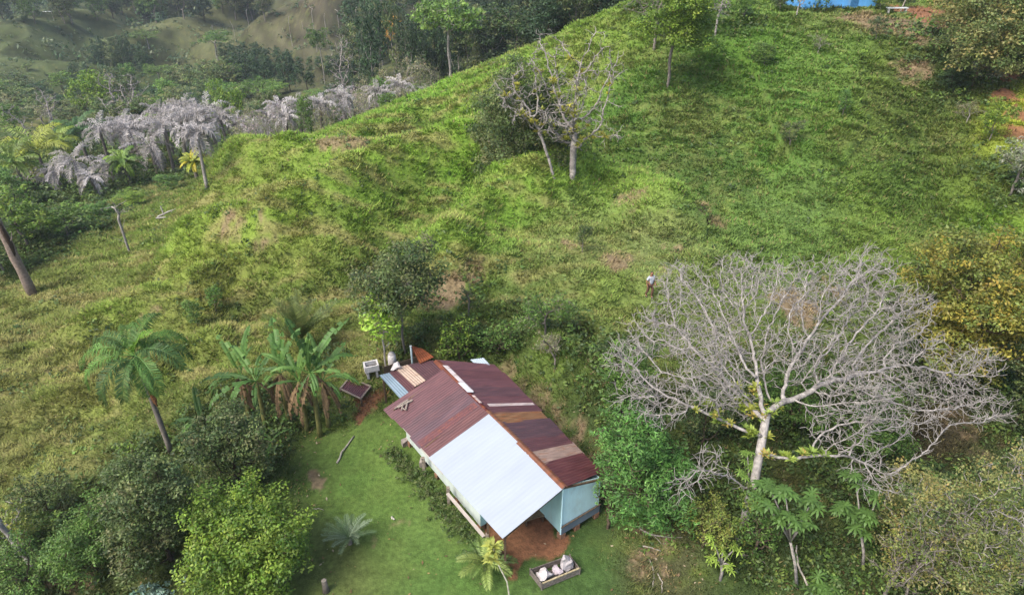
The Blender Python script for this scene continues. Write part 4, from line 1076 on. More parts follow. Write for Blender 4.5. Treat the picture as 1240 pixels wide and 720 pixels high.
# low weeds along the left wall of the house
wl0 = HF['lb'] * np.array([1, 1, 0]); wl1 = HF['lf'] * np.array([1, 1, 0])
def foundation_plants():
    for i in range(13):
        f = .1 + .82 * i / 12.5
        q = wl0 + (wl1 - wl0) * f - np.append(_hn, 0) * RNG.uniform(-.05, .35)
        q[2] = float(hgt(np.array([q[0]]), np.array([q[1]]))[0])
        root = empty('foundation_plant', q, 'leafy weed clump against the left wall of the house', 'plant', 'weeds along the left wall of the house')
        k = 38; b = MB(); cols = pal([(86, 110, 54), (70, 92, 46), (104, 122, 62), (92, 100, 62)], k)
        leaf_cloud(b, np.stack([RNG.normal(0, .28, k), RNG.normal(0, .28, k), RNG.uniform(.05, .6, k)], 1), 16, .13, .1, cols)
        b.obj('leaves', M_LEAF, root)
foundation_plants()

# ------------------------------------------------------------------ woods: shared prototypes
def proto(**kw):
    tb, cb = tree_mesh(**kw)
    return tb.mesh('trunk', M_BARK, True), cb.mesh('crown', M_LEAF), kw['h'], kw['cr']
PR = {
 'round1': proto(h=10, cr=4.2, cb=.22, lobes=13, natt=260, leaf=.42, lper=20, cl=.75, pal_='mid', bark='grey', step=.6),
 'round2': proto(h=10, cr=4.0, cb=.25, lobes=11, natt=240, leaf=.42, lper=20, cl=.75, pal_='dark', bark='grey', step=.6),
 'deep1': proto(h=11, cr=4.6, cb=.2, lobes=13, natt=260, leaf=.42, lper=22, cl=.8, pal_='deep', bark='dark', step=.6),
 'deep2': proto(h=12, cr=4.2, cb=.25, lobes=12, natt=240, leaf=.42, lper=22, cl=.8, pal_='deep', bark='pale', step=.6),
 'flat': proto(h=10, cr=5.2, cb=.62, lobes=12, natt=240, leaf=.36, lper=20, cl=.75, pal_='mid', bark='pale', flat=.35, step=.55),
 'pale': proto(h=8, cr=3.6, cb=.25, lobes=10, natt=260, leaf=.26, lper=11, cl=.55, pal_='pale', bark='pale', fill=.7, step=.45),
 'bright': proto(h=8, cr=3.8, cb=.2, lobes=10, natt=220, leaf=.34, lper=20, cl=.7, pal_='bright', bark='grey', step=.5),
 'lilac': proto(h=8, cr=3.6, cb=.3, lobes=10, natt=260, leaf=.24, lper=7, cl=.5, pal_='lilac', bark='pale', fill=.7, step=.45),
}
def wood(kind, px, y, pyt, label, group, cat='tree', name='tree', wpx=None, tint=1.0, p=None):
    tm, cm, h0, cr0 = PR[kind]
    p = at(px, y) if p is None else p
    h = max(2.0, top_h(p, pyt)); s = h / h0
    sx = s if wpx is None else w2m(p, wpx) / 2 / cr0
    sx = float(np.clip(sx, s * .45, s * 2.2))
    root = empty(name, p, label, cat, group, RNG.uniform(0, 6.28))
    root.scale = (sx, sx, s)
    for nm, me in (('trunk', tm), ('crown', cm)):
        o = bpy.data.objects.new(nm, me); COL.objects.link(o); o.parent = root
        tt = RNG.uniform(.82, 1.18) * tint
        o.color = (tt * RNG.uniform(.92, 1.1), tt, tt * RNG.uniform(.9, 1.08), 1) if nm == 'crown' else (1, 1, 1, 1)
    return root

# single trees worth their own words
wood('flat', 545, 98, -8, 'tall spreading green tree with pale trunk just behind the hill crest', None, wpx=110, tint=1.2)
PR['orange'] = proto(h=8, cr=3.4, cb=.5, lobes=7, natt=120, leaf=.3, lper=14, cl=.6, pal_='orange', bark='pale', step=.5)
wood('orange', 477, 165, 16, 'tree with orange blossom standing out of the dark woods', None, wpx=26)
wood('orange', 163, 130, 134, 'low orange-leaved tree at the left end of the grey palm stand', None, wpx=26)
PR['bare'] = PR['pale']
wood('bright', 280, 108, 96, 'bright green tree behind the grey palm stand', None, wpx=50)
wood('bright', 118, 128, 84, 'bright green tree left of the leafless many-stemmed tree', None, wpx=60)
wood('flat', 178, 250, 38, 'flat-topped tree on the distant brown slope', None, wpx=44)
wood('flat', 262, 225, 38, 'wide flat-topped tree before the distant slope', None, wpx=56)
wood('flat', 392, 175, 32, 'small light green flat tree among the bare trunks', None, wpx=34)
# left side near trees
for px, y, pt, w, k, lab in [(20, 58, 232, 110, 'bright', 'large leafy green tree behind the leaning dead trunk'),
                          (70, 60, 252, 80, 'round1', 'green tree between the leaning dead trunk and the slender forked one'),
                          (112, 66, 248, 50, 'round1', 'bushy green tree left of the slender forked dead tree'),
                          (150, 70, 236, 44, 'bright', 'light green bush-like tree behind the forked dead tree'),
                          (-12, 52, 270, 70, 'round2', 'dark green tree cut by the left edge of the picture'),
                          (8, 74, 206, 60, 'round1', 'green tree below the palms at the left edge'),
                          (200, 74, 226, 44, 'round1', 'small green tree at the head of the left pasture'),
                          (282, 76, 172, 40, 'round1', 'green bushy tree right of the white slanting trunk'),
                          (300, 80, 158, 44, 'pale', 'pale leafy tree at the left foot of the hill crest'),
                          (262, 82, 186, 34, 'bright', 'light green bush beside the white slanting trunk')]:
    wood(k, px, y, pt, lab, None, wpx=w)
# thicket of pale trees along the crest
gl = 'pale thin-leaved trees lined up behind the hill crest'
for px in range(300, 520, 13):
    y = 84 + (px - 300) * .07 + RNG.uniform(-2, 8); pt = 128 - (px - 300) * .13 + RNG.uniform(-14, 16)
    k = ['pale', 'pale', 'round1', 'lilac'][RNG.integers(4)]
    lab = {'pale': 'pale thin-leaved tree in the thicket behind the hill crest', 'lilac': 'greyish half-bare tree in the thicket behind the hill crest', 'round1': 'green tree in the thicket behind the hill crest'}[k]
    wood(k, px + RNG.uniform(-5, 5), y, pt, lab, {'pale': gl, 'lilac': 'half-bare trees behind the hill crest', 'round1': 'green trees in the crest thicket'}[k], wpx=RNG.uniform(34, 52))
for px in range(318, 530, 24):
    wood(['pale', 'lilac', 'pale', 'round1'][(px // 24) % 4], px + RNG.uniform(-6, 6), 80 + (px - 318) * .045, 134 - (px - 318) * .13 + RNG.uniform(-12, 8), 'small loose-crowned tree on the crest in front of the grey palms', 'small trees on the crest before the grey palms', wpx=RNG.uniform(26, 40))
for px, y, pt, w in [(500, 102, 60, 66), (470, 106, 74, 50), (520, 98, 70, 46), (446, 104, 86, 44)]:
    wood('pale', px, y, pt, 'tall olive tree at the left of the spreading crest tree', 'olive trees beside the spreading crest tree', wpx=w, tint=.85)
# dark wood behind the crest, top centre
g = 'dark trees of the wood behind the crest'
for i in range(34):
    px = RNG.uniform(592, 790); y = RNG.uniform(92, 150)
    if px > 700: y = RNG.uniform(94, 120)
    pt = RNG.uniform(-45, 10) + max(0, (640 - px)) * .25 - max(0, px - 700) * .3
    wood(['deep1', 'deep2', 'round2'][i % 3], px, y, pt, 'dark tree in the wood behind the green crest', g, wpx=RNG.uniform(50, 85), tint=.85)
for i in range(22):
    px = RNG.uniform(432, 590); y = RNG.uniform(125, 190)
    wood(['deep1', 'deep2', 'round2'][i % 3], px, y, RNG.uniform(-8, 62), 'dark tree in the woods left of the spreading crest tree', 'dark trees left of the spreading crest tree', wpx=RNG.uniform(36, 60), tint=.95)
# valley woods
g = 'trees of the valley woods'
for i in range(92):
    px = RNG.uniform(-20, 440); y = RNG.uniform(114, 205)
    lo = 150 - (y - 118) * .62
    k = ['round2', 'round1', 'deep1', 'round2', 'flat', 'pale'][RNG.integers(6)]
    lab = {'round2': 'dark rounded tree in the valley woods', 'deep1': 'dark green tree in the valley woods', 'round1': 'mid-green tree in the valley woods', 'flat': 'flat-crowned tree in the valley woods', 'pale': 'pale thin-leaved tree in the valley woods'}[k]
    wood(k, px, y, lo - RNG.uniform(14, 34), lab, {'round2': 'dark rounded valley trees', 'deep1': 'dark green valley trees', 'round1': 'mid-green valley trees', 'flat': 'flat-crowned valley trees', 'pale': 'pale valley trees'}[k], wpx=RNG.uniform(30, 58), tint=1.2)
# line of dark trees crossing the far slopes
g = 'trees on the distant slopes'
for px, y in [(60, 270), (85, 275), (30, 280), (45, 262), (105, 285), (130, 225), (150, 222), (115, 218), (175, 220), (160, 228), (290, 205), (305, 208), (318, 200), (330, 196), (345, 200), (275, 212), (300, 190), (10, 240), (25, 235), (320, 182), (350, 180), (370, 178), (410, 182), (436, 186)]:
    wood('deep1', px, y, float(np.interp(y, [178, 225, 285], [68, 50, 26])) + RNG.uniform(-6, 6), 'dark tree on the distant slopes', g, wpx=RNG.uniform(26, 42))
def at_far(px, py, h, kind, label, g, tint=.8, w=1.0):
    p = G(px, py); tm, cm, h0, cr0 = PR[kind]
    root = empty('tree', p, label, 'tree', g, RNG.uniform(0, 6.28)); sc_ = h / h0; root.scale = (sc_ * w, sc_ * w, sc_)
    for nm, me in (('trunk', tm), ('crown', cm)):
        o = bpy.data.objects.new(nm, me); COL.objects.link(o); o.parent = root
        tt = RNG.uniform(.8, 1.2) * tint
        if nm == 'crown': o.color = (tt, tt, tt, 1)
for i in range(34):
    at_far(RNG.uniform(-5, 330), RNG.uniform(10, 30), RNG.uniform(8, 13), ['deep1', 'round2', 'round1'][i % 3], 'far-off tree standing out on the hazy ridge at the top left', 'far trees on the hazy ridge', w=1.3)
def distant_forest():
    n = 26000
    y = np.exp(RNG.uniform(math.log(190), math.log(720), n)); x = RNG.uniform(-.85, .55, n) * y
    t = fbm(x / 34, y / 40, 81, 4)
    dep = y * CT + 50 * ST; px = 620 + FPX * x / dep
    rnd = RNG.uniform(0, 1, n) < .22
    thr = np.where(y > 400, .32, np.where(y > 300, .52, .62)) - .12 * (x > -.12 * y)
    keep = ((t > thr) & (RNG.uniform(0, 1, n) < .75)) | rnd
    low = (t <= thr)[keep]
    x, y = x[keep], y[keep]; z = hgt(x, y)
    cen = np.stack([x, y, z + np.where(low, .3, RNG.uniform(.5, 6.5, len(x)))], 1)
    cols = pal([(58, 80, 52), (70, 92, 58), (50, 70, 48), (82, 100, 62), (96, 104, 74)], len(x)) * 1.25 * (.75 + .5 * vnoise(x / 9, y / 9, 5))[:, None]
    b = MB(); leaf_cloud(b, cen, 11, (2.0 + y * .004) * np.where(low, .4, 1), (.8 + y * .0022) * np.where(low, .55, 1), cols, up=.6, flat=.7)
    tag(b.obj('distant_forest', M_LEAF), 'far-off forest covering the hazy slopes at the top left', 'forest', kind='stuff')
distant_forest()
for i in range(26):
    px = RNG.uniform(470, 760); y = RNG.uniform(190, 260)
    wood(['deep1', 'deep2'][i % 2], px, y, RNG.uniform(-24, 2), 'far dark tree behind the crest wood', 'far dark trees behind the crest wood', wpx=RNG.uniform(36, 60))

# small bushes on the hill face
for px, py, pt, w, lab, k in [(954, 186, 172, 34, 'small dark bush in the middle of the hill face', 'round2'), (925, 80, 64, 40, 'low bush on the upper hill face', 'round1'), (990, 66, 50, 30, 'greyish bush below the blue-roofed house', 'pale'),
                              (1130, 44, 26, 34, 'green bush beside the bare earth bank', 'round1'), (1060, 48, 36, 30, 'dark bush at the edge of the bare earth bank', 'round2'), (1160, 72, 44, 50, 'dark bush below the olive tree', 'round2'),
                              (900, 24, 8, 34, 'bush on the hill crest right of the green tree', 'round1'), (944, 16, 4, 36, 'bushy growth on the crest near the blue roof', 'round2'), (1065, 14, -4, 30, 'leafy bush right of the blue-roofed house', 'bright'),
                              (1094, 10, -12, 26, 'dark bush behind the white bench on the hilltop', 'deep1'), (705, 306, 290, 26, 'dark weed bush on the open slope below the tufted tree', 'round2'), (1170, 150, 130, 40, 'olive bush by the dark road cut', 'pale'),
                              (1198, 170, 118, 46, 'yellow-green bush near the right edge of the hill', 'bright'), (1150, 110, 84, 46, 'dark bush in the hollow below the olive tree', 'deep1'), (240, 395, 372, 30, 'green bush in the left pasture below its head', 'round1'),
                              (262, 378, 366, 26, 'small bush in the left pasture right of another', 'round1'), (1020, 140, 128, 24, 'tiny green bush high on the hill face', 'round1')]:
    wood(k, 0, 0, pt, lab, None, cat='bush', name='bush', wpx=w, p=G(px, py))

# ------------------------------------------------------------------ house
exec_house = True
MAROON = [s2l(c) * .44 for c in ((124, 81, 86), (116, 74, 78), (112, 78, 84), (124, 78, 78))]
def lerp(a, b, t): return a + (b - a) * t
class Slope:
    """roof slope: s along ridge from back (0) to front (1), t from ridge (0) to eave (1)"""
    def __init__(s, rb, rf, eb, ef): s.rb, s.rf, s.eb, s.ef = map(np.asarray, (rb, rf, eb, ef))
    def P(s, a, t): return lerp(lerp(s.rb, s.rf, a), lerp(s.eb, s.ef, a), t)
def sheet(slope, a0, a1, t0, t1, col, mat, parent, dz=0.0, period=.15, amp=.009, lift=0, name='roof_sheet', label=None, over=.01):
    w = np.linalg.norm(slope.P(a1, .5) - slope.P(a0, .5)); nc = max(8, int(w / period * 6)); nr = 7
    A, Tt = np.meshgrid(np.linspace(a0 - over, a1, nc), np.linspace(t0, t1, nr))
    nrm = np.cross(slope.ef - slope.rf, slope.rb - slope.rf); nrm /= np.linalg.norm(nrm)
    if nrm[2] < 0: nrm = -nrm
    P = lerp(lerp(slope.rb, slope.rf, A[..., None]), lerp(slope.eb, slope.ef, A[..., None]), Tt[..., None])
    off = amp * np.cos(A * w / max(a1 - a0, 1e-6) / period * 2 * PI) + dz + lift + .012 * (vnoise(A * 14 + a0 * 99, Tt * 4, 5) - .5)
    P = P + nrm * off[..., None]
    top = P.reshape(-1, 3); bot = top - nrm * .006
    i = (np.arange(nr - 1)[:, None] * nc + np.arange(nc - 1)[None]).ravel()
    q = np.stack([i, i + 1, i + nc + 1, i + nc], 1); n = len(top)
    edge = []
    for j in range(nc - 1): edge += [[j, j + 1, n + j + 1, n + j], [(nr - 1) * nc + j, (nr - 1) * nc + j + 1, n + (nr - 1) * nc + j + 1, n + (nr - 1) * nc + j]]
    for j in range(nr - 1): edge += [[j * nc, (j + 1) * nc, n + (j + 1) * nc, n + j * nc], [j * nc + nc - 1, (j + 1) * nc + nc - 1, n + (j + 1) * nc + nc - 1, n + j * nc + nc - 1]]
    b = MB(); b.add(np.concatenate([top, bot]), np.concatenate([q, q[:, ::-1] + n, np.array(edge)]), col=col)
    o = b.obj(name, mat, parent, smooth=False)
    if label: o['label'] = label
    return o

def build_house():
    c0 = at_z(600, 560, 0)
    root = empty('house', (0, 0, 0), 'small wooden house under a patched maroon and silver tin roof', 'house')
    H = HF
    SL = Slope(H['rbL'], H['rf'], H['lb'], H['lf']); SR = Slope(H['rbR'], H['rf'], H['Rb'], H['Rf'])
    # left slope
    e = .435
    cuts = np.linspace(0, e, 6)
    cl = [MAROON[0], MAROON[0] * .97, MAROON[2], s2l((112, 82, 90)) * .46, MAROON[3] * .9]
    for i in range(5):
        sheet(SL, cuts[i], cuts[i + 1], .0, 1 + RNG.uniform(-.02, .02), cl[i], M_ROOF, root, dz=.004 * (i % 2), label='maroon roof sheet')
    # rust dotted lap seam
    sheet(SL, .315 * e / .435, .345, .03, .97, s2l((122, 76, 78)) * .46, M_SPOT, root, dz=.012, name='roof_sheet', label='rust-streaked strip of the maroon roof')
    cuts = np.linspace(e, 1.0, 6)
    for i in range(5):
        sheet(SL, cuts[i], cuts[i + 1], .0, 1.0, s2l((206, 217, 230)) * .40, M_ZINC, root, dz=.016 + .004 * (i % 2), period=.2, amp=.0022, label='bright silver roof sheet')
    # right slope
    seg = [(0, .09, 0), (.09, .17, 1), (.17, .25, 0), (.25, .33, 2), (.33, .41, 0), (.42, .475, 1), (.475, .555, 'o'), (.555, .63, 4), (.63, .69, 4), (.69, .765, 1), (.765, .855, 't'), (.855, .925, 5), (.925, 1.0, 5)]
    for i, (a, b_, k) in enumerate(seg):
        if k == 'o': c, m, l = s2l((150, 112, 80)) * .5, M_RUST, 'orange-rusted roof sheet'
        elif k == 't': c, m, l = s2l((178, 152, 138)) * .5, M_PALE_RUST, 'pale tan roof sheet'
        else: c, m, l = [MAROON[0], MAROON[1], MAROON[2], None, s2l((104, 76, 82)) * .46, s2l((112, 62, 64)) * .48][k], M_ROOF, 'maroon roof sheet'
        sheet(SR, a, b_, 0, 1 + RNG.uniform(-.025, .02), c, m, root, dz=.004 * (i % 2), label=l)
    sheet(SR, .408, .42, .12, .98, s2l((206, 190, 186)) * .6, M_PALE_RUST, root, dz=.016, label='white lap strip on the maroon roof', period=1, amp=0)
    # ridge cap: bent strip of rusty metal in pieces
    def cap(a0, a1, w, col, mat, sl=SR, lift=.03, label=None, side=0):
        b = MB(); n = 9
        v = []
        for i in range(n):
            a = a0 + (a1 - a0) * i / (n - 1)
            r_ = lerp(SR.rb, SR.rf, a) + [0, 0, lift]
            l_ = SL.P(np.clip((a - .03), 0, 1), w) ; q_ = SR.P(a, w)
            dl = unit((SL.eb - SL.rb)) * w * 3; dr = unit(SR.eb - SR.rb) * w * 3
            v += [r_ + dl * (1.0 if side <= 0 else .1), r_ + [0, 0, .015], r_ + dr * (1.0 if side >= 0 else .1)]
        top = np.array(v); bot = top - [0, 0, .012]; N_ = len(top); q = []
        for i in range(n - 1):
            for j in range(2): q += [[i * 3 + j, i * 3 + j + 1, i * 3 + j + 4, i * 3 + j + 3]]
        q2 = [[a + N_ for a in x[::-1]] for x in q]
        b.add(np.concatenate([top, bot]), q + q2, col=col); o = b.obj('ridge_cap', mat, root)
        if label: o['label'] = label
    cap(0, .27, .06, s2l((132, 78, 60)) * .5, M_RUST, label='orange-brown ridge cap')
    cap(.265, .46, .04, s2l((104, 52, 50)) * .5, M_RUST, lift=.034)
    cap(.455, .70, .055, s2l((140, 98, 76)) * .5, M_RUST, lift=.04, label='rusty orange ridge cap')
    cap(.695, 1.0, .05, s2l((136, 92, 72)) * .5, M_RUST, lift=.046, label='rusty orange ridge cap')
    # white patches by the ridge
    sheet(SR, .07, .30, .0, .085, s2l((224, 214, 212)) * .62, M_PALE_RUST, root, dz=.075, label='white strip beside the ridge', period=1, amp=0)
    sheet(SR, .235, .31, -.05, .06, s2l((232, 232, 234)) * .66, M_ZINC, root, dz=.09, label='white patch on the ridge', period=1, amp=0, name='roof_patch')
    sheet(SR, .345, .40, -.03, .02, s2l((220, 196, 188)) * .62, M_PALE_RUST, root, dz=.085, label='small pale patch on the ridge', period=1, amp=0, name='roof_patch')
    # walls ------------------------------------------------
    hd3 = np.append(_hd, 0); hn3 = np.append(_hn, 0)
    org = H['rf'] * [1, 1, 0]
    L = np.linalg.norm(H['rf'] - H['rbL'])
    wl = abs((H['lf'] - H['rf'])[:2] @ _hn); wr = abs((H['Rf'] - H['rf'])[:2] @ _hn)
    wrb = abs((H['Rb'] - H['rbR'])[:2] @ _hn)
    def W(s, t, z): return org - hd3 * s + hn3 * t + np.array([0, 0, z])   # s back from the front, t to the right
    def zr(t, tw, ze): return 3.40 - (3.40 - ze) * abs(t) / tw
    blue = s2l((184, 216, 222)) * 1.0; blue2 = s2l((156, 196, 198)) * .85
    def wall(p0, p1, z0, ztop, col, name='wall', bw=.26, label=None, mat=M_PAINT):
        """vertical boards from p0=(s,t) to p1; ztop a function of fraction"""
        b = MB(); a = W(*p0, 0); c = W(*p1, 0); Ln = np.linalg.norm(c - a); n = max(1, int(Ln / bw)); d = (c - a) / Ln; nn = np.array([-d[1], d[0], 0])
        for i in range(n):
            f0, f1 = i / n, (i + 1) / n - .0008 / Ln
            o_ = RNG.uniform(0, .003) * nn; th = nn * .022
            q0, q1 = a + (c - a) * f0 + o_, a + (c - a) * f1 + o_
            za, zb = ztop(f0), ztop(f1); zz0 = z0 + RNG.uniform(-.02, .02)
            v = [q0 + [0, 0, zz0], q1 + [0, 0, zz0], q1 + [0, 0, zb], q0 + [0, 0, za]]
            v = v + [x + th for x in v]
            b.add(v, [[0, 1, 2, 3], [7, 6, 5, 4], [0, 4, 5, 1], [1, 5, 6, 2], [2, 6, 7, 3], [3, 7, 4, 0]], col=col * RNG.uniform(.96, 1.04))
        o = b.obj(name, mat, root)
        if label: o['label'] = label
    bz = .38; tw = wr - .28
    fs = .22
    wall((fs, .12), (fs, tw), bz + .42, lambda f: zr(.12 + (tw - .12) * f, wr, 2.42) - .05, blue, label='pale blue front wall of boards')
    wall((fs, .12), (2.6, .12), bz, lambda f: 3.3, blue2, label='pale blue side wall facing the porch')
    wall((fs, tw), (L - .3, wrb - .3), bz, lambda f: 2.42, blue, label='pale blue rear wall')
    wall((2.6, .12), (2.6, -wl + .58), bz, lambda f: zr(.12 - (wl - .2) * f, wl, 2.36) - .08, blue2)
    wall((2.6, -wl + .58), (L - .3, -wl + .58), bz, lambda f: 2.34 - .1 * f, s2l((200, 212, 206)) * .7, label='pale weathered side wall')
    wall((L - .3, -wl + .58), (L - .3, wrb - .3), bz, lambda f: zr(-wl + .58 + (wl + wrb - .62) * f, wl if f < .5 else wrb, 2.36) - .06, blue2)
    b = MB(); b.beam(W(fs - .02, .07, bz), W(fs - .02, .07, 3.28), .09, .05, blue * 1.05); b.obj('corner_board', M_PAINT, root)
    # grey sheet along the foot of the front wall
    b = MB(); b.beam(W(fs - .05, .08, bz + .2), W(fs - .05, tw + .03, bz + .2), .03, .44, s2l((130, 142, 160)) * .55); b.obj('skirt_board', M_ZINC, root)
    b = MB(); b.beam(W(fs - .07, .05, bz + .45), W(fs - .07, tw + .05, bz + .45), .05, .05, s2l((150, 130, 112)) * .5); b.obj('batten', M_WOOD, root)
    # floor and stilts
    def slab(pts, z0, z1, col, name, mat):
        b = MB(); v = [p_ + [0, 0, z0] for p_ in pts] + [p_ + [0, 0, z1] for p_ in pts]
        b.add(v, [[3, 2, 1, 0], [4, 5, 6, 7], [0, 1, 5, 4], [1, 2, 6, 5], [2, 3, 7, 6], [3, 0, 4, 7]], col=col); b.obj(name, mat, root)
    slab([W(fs, .12, 0), W(fs, tw, 0), W(2.6, tw, 0), W(2.6, .12, 0)], bz - .1, bz - .005, s2l((110, 92, 76)) * .5, 'floor', M_WOOD)
    slab([W(2.63, -wl + .6, 0), W(2.63, tw, 0), W(L - .32, wrb - .34, 0), W(L - .32, -wl + .6, 0)], bz - .1, bz - .006, s2l((110, 92, 76)) * .5, 'floor', M_WOOD)
    for s_, t_ in [(fs + .06, .2), (fs + .06, tw * .45), (fs + .06, tw - .1), (2.5, .2), (2.7, -wl + .66), (4.6, -wl + .66), (6.5, -wl + .66), (L - .5, -wl + .66), (5, tw - .1), (L - .5, wrb - .4)]:
        b = MB(); q = W(s_, t_, 0); b.box(q[0], q[1], .12, .26, .26, .4, math.atan2(_hd[1], _hd[0]), s2l((176, 132, 104)) * .5, jit=.012); b.obj('footing', M_CONC, root)
    # porch posts, beams, rail
    for s_, t_, zt in [(.25, -wl + .25, 2.4), (1.5, -wl + .25, 2.38)]:
        b = MB(); b.beam(W(s_, t_, -.05), W(s_, t_, zt - .03), .1, .1, s2l((120, 100, 82)) * .5); b.obj('post', M_WOOD, root)
    b = MB(); b.beam(W(.12, -wl + .12, 2.36), W(L - .1, -wl + .12, 2.22), .07, .1, s2l((150, 132, 112)) * .5); b.obj('eave_beam', M_WOOD, root)
    b = MB(); b.beam(W(.12, -.05, 3.33), W(L - .1, -.05, 3.33), .07, .12, s2l((130, 108, 88)) * .5); b.obj('ridge_beam', M_WOOD, root)
    for s_ in (.1, 1.7, 2.66, 4.6, 6.4, L - .15):
        b = MB(); b.beam(W(s_, -.05, 3.34), W(s_, -wl + .08, zr(wl - .08, wl, 2.40) - .03), .06, .09, s2l((130, 108, 88)) * .5); b.obj('rafter', M_WOOD, root)
        b = MB(); b.beam(W(s_, .0, 3.34), W(s_, wr - .1, zr(wr - .1, wr, 2.42) - .04), .06, .09, s2l((130, 108, 88)) * .5); b.obj('rafter', M_WOOD, root)
    # white ledge board along the left wall
    b = MB(); b.beam(W(1.6, -wl + .1, 1.0), W(4.6, -wl + .1, .95), .14, .06, s2l((206, 196, 188)) * .55); b.obj('ledge_board', M_PAINT, root)
    b = MB(); b.beam(W(4.9, -wl + .1, 2.02), W(L - .5, -wl + .1, 2.0), .05, .2, s2l((222, 214, 206)) * .58); b.obj('fascia_board', M_PAINT, root)
    for s_ in (1.5, 4.7, 7.0):
        b = MB(); b.beam(W(s_, -wl + .2, 0), W(s_, -wl + .2, 1.2), .14, .14, s2l((170, 158, 144)) * .5); b.obj('post', M_WOOD, root)
    return W, wl, wr, L, SL, SR
HW, WL, WR, HL, SLL, SRR = build_house()

def quad_sheet(pix, z, col, mat, name, parent=None, period=.12, amp=.012, label=None, cat=None, zs=None):
    """loose corrugated sheet whose four corners (px,py) lie at heights z"""
    c = [at_z(a, b_, zz) for (a, b_), zz in zip(pix, zs or [z] * 4)]
    s = Slope(c[0], c[1], c[3], c[2])
    o = sheet(s, 0.0, 1, 0, 1, col, mat, parent, period=period, amp=amp, name=name, over=0)
    if cat: tag(o, label, cat)
    elif label: o['label'] = label
    return o, c
# lean-to behind the house
root = empty('lean_to', (0, 0, 0), 'low lean-to with a patchwork roof attached behind the house', 'lean-to')
Z1, Z2 = 2.0, 2.25
blk = [((459, 454), (471, 451), (495, 475), (484, 482), s2l((150, 172, 186)) * .55, M_ZINC, 'pale blue roof sheet'),
       ((471, 451), (479, 446), (503, 468), (495, 475), MAROON[1], M_ROOF, None),
       ((478, 446), (494, 441), (516, 460), (502, 468), s2l((206, 182, 164)) * .58, M_PALE_RUST, 'white roof sheet with rust'),
       ((494, 441), (524, 436), (539, 449), (516, 460), MAROON[2], M_ROOF, None)]
for a, b_, c, d, col, mat, lab in blk:
    quad_sheet((a, b_, c, d), 0, col, mat, 'roof_sheet', root, label=lab, zs=(Z1, Z1, Z2, Z2), period=.14)
for px, py in ((464, 457), (484, 449), (512, 441)):
    q = at_z(px, py, Z1); b = MB(); b.beam([q[0], q[1], -.1], [q[0], q[1], Z1 - .03], .1, .1, s2l((110, 92, 76)) * .5); b.obj('post', M_WOOD, root)
b = MB(); b.beam(at_z(463, 457, Z1 - .06), at_z(520, 440, Z1 - .06), .07, .09, s2l((110, 92, 76)) * .5); b.obj('beam', M_WOOD, root)
b = MB(); b.beam(at_z(466, 458, Z1 - .9), at_z(520, 441, Z1 - .9), .03, 1.6, s2l((120, 104, 88)) * .45); b.obj('wall', M_WOOD, root)

root = empty('rusty_shelter', (0, 0, 0), 'small shelter with one orange rusted roof sheet behind the lean-to', 'shelter')
quad_sheet(((497, 418), (512, 422), (526, 432), (508, 440)), 0, s2l((150, 84, 52)) * .5, M_RUST, 'roof_sheet', root, zs=(2.0, 2.0, 2.1, 2.1))
for px, py, z in ((500, 421, 1.95), (512, 425, 1.95), (508, 437, 2.05), (522, 432, 2.05)):
    q = at_z(px, py, z); b = MB(); b.beam([q[0], q[1], -.1], [q[0], q[1], z], .08, .08, s2l((120, 80, 60)) * .5); b.obj('post', M_WOOD, root)
o, c = quad_sheet(((569, 435), (586, 433), (594, 442), (577, 443)), 2.75, s2l((200, 214, 224)) * .6, M_ZINC, 'metal_sheet', label='loose pale metal sheet lying on the back edge of the roof', cat='metal sheet', zs=(2.68, 2.58, 2.60, 2.72))

# animal pen roof by the bananas
root = empty('pen', (0, 0, 0), 'little pen roofed with one maroon sheet beside the bananas', 'animal pen')
pz = .75
pp = ((423, 458), (449, 468), (437, 483), (412, 471))
_, c = quad_sheet(pp, pz, MAROON[1], M_ROOF, 'roof_sheet', root)
for i in range(4):
    a, b2 = c[i], c[(i + 1) % 4]
    b = MB(); b.beam(a + [0, 0, .035], b2 + [0, 0, .035], .09, .05, s2l((176, 160, 144)) * .5); b.obj('edge_board', M_WOOD, root)
    b = MB(); b.beam([a[0], a[1], -.1], [a[0], a[1], pz - .02], .08, .08, s2l((130, 112, 96)) * .5); b.obj('post', M_WOOD, root)

# washtub
def tub():
    p = G(451, 455); root = empty('washtub', p, 'white concrete washtub with a dark basin behind the house', 'washtub', rz=.35)
    h = .85; w, d = .8, .6
    b = MB(); wht = s2l((226, 222, 220)) * .62
    for cx, cy_, sx, sy in ((-w / 2 + .04, 0, .08, d), (w / 2 - .04, 0, .08, d), (0, -d / 2 + .04, w - .162, .08), (0, d / 2 - .04, w - .162, .08)):
        b.box(cx, cy_, h - .19, sx, sy, .38, 0, wht)
    b.obj('rim', M_CONC, root)
    b = MB(); b.box(0, 0, h - .30, w - .165, d - .165, .05, 0, s2l((50, 46, 44)) * .5); b.obj('basin', M_CONC, root)
    b = MB(); b.box(-.25, 0, (h - .385) / 2, .12, d * .85, h - .385, 0, wht * .8); b.box(.25, 0, (h - .385) / 2, .12, d * .85, h - .385, 0, wht * .8); b.obj('support', M_CONC, root)
tub()
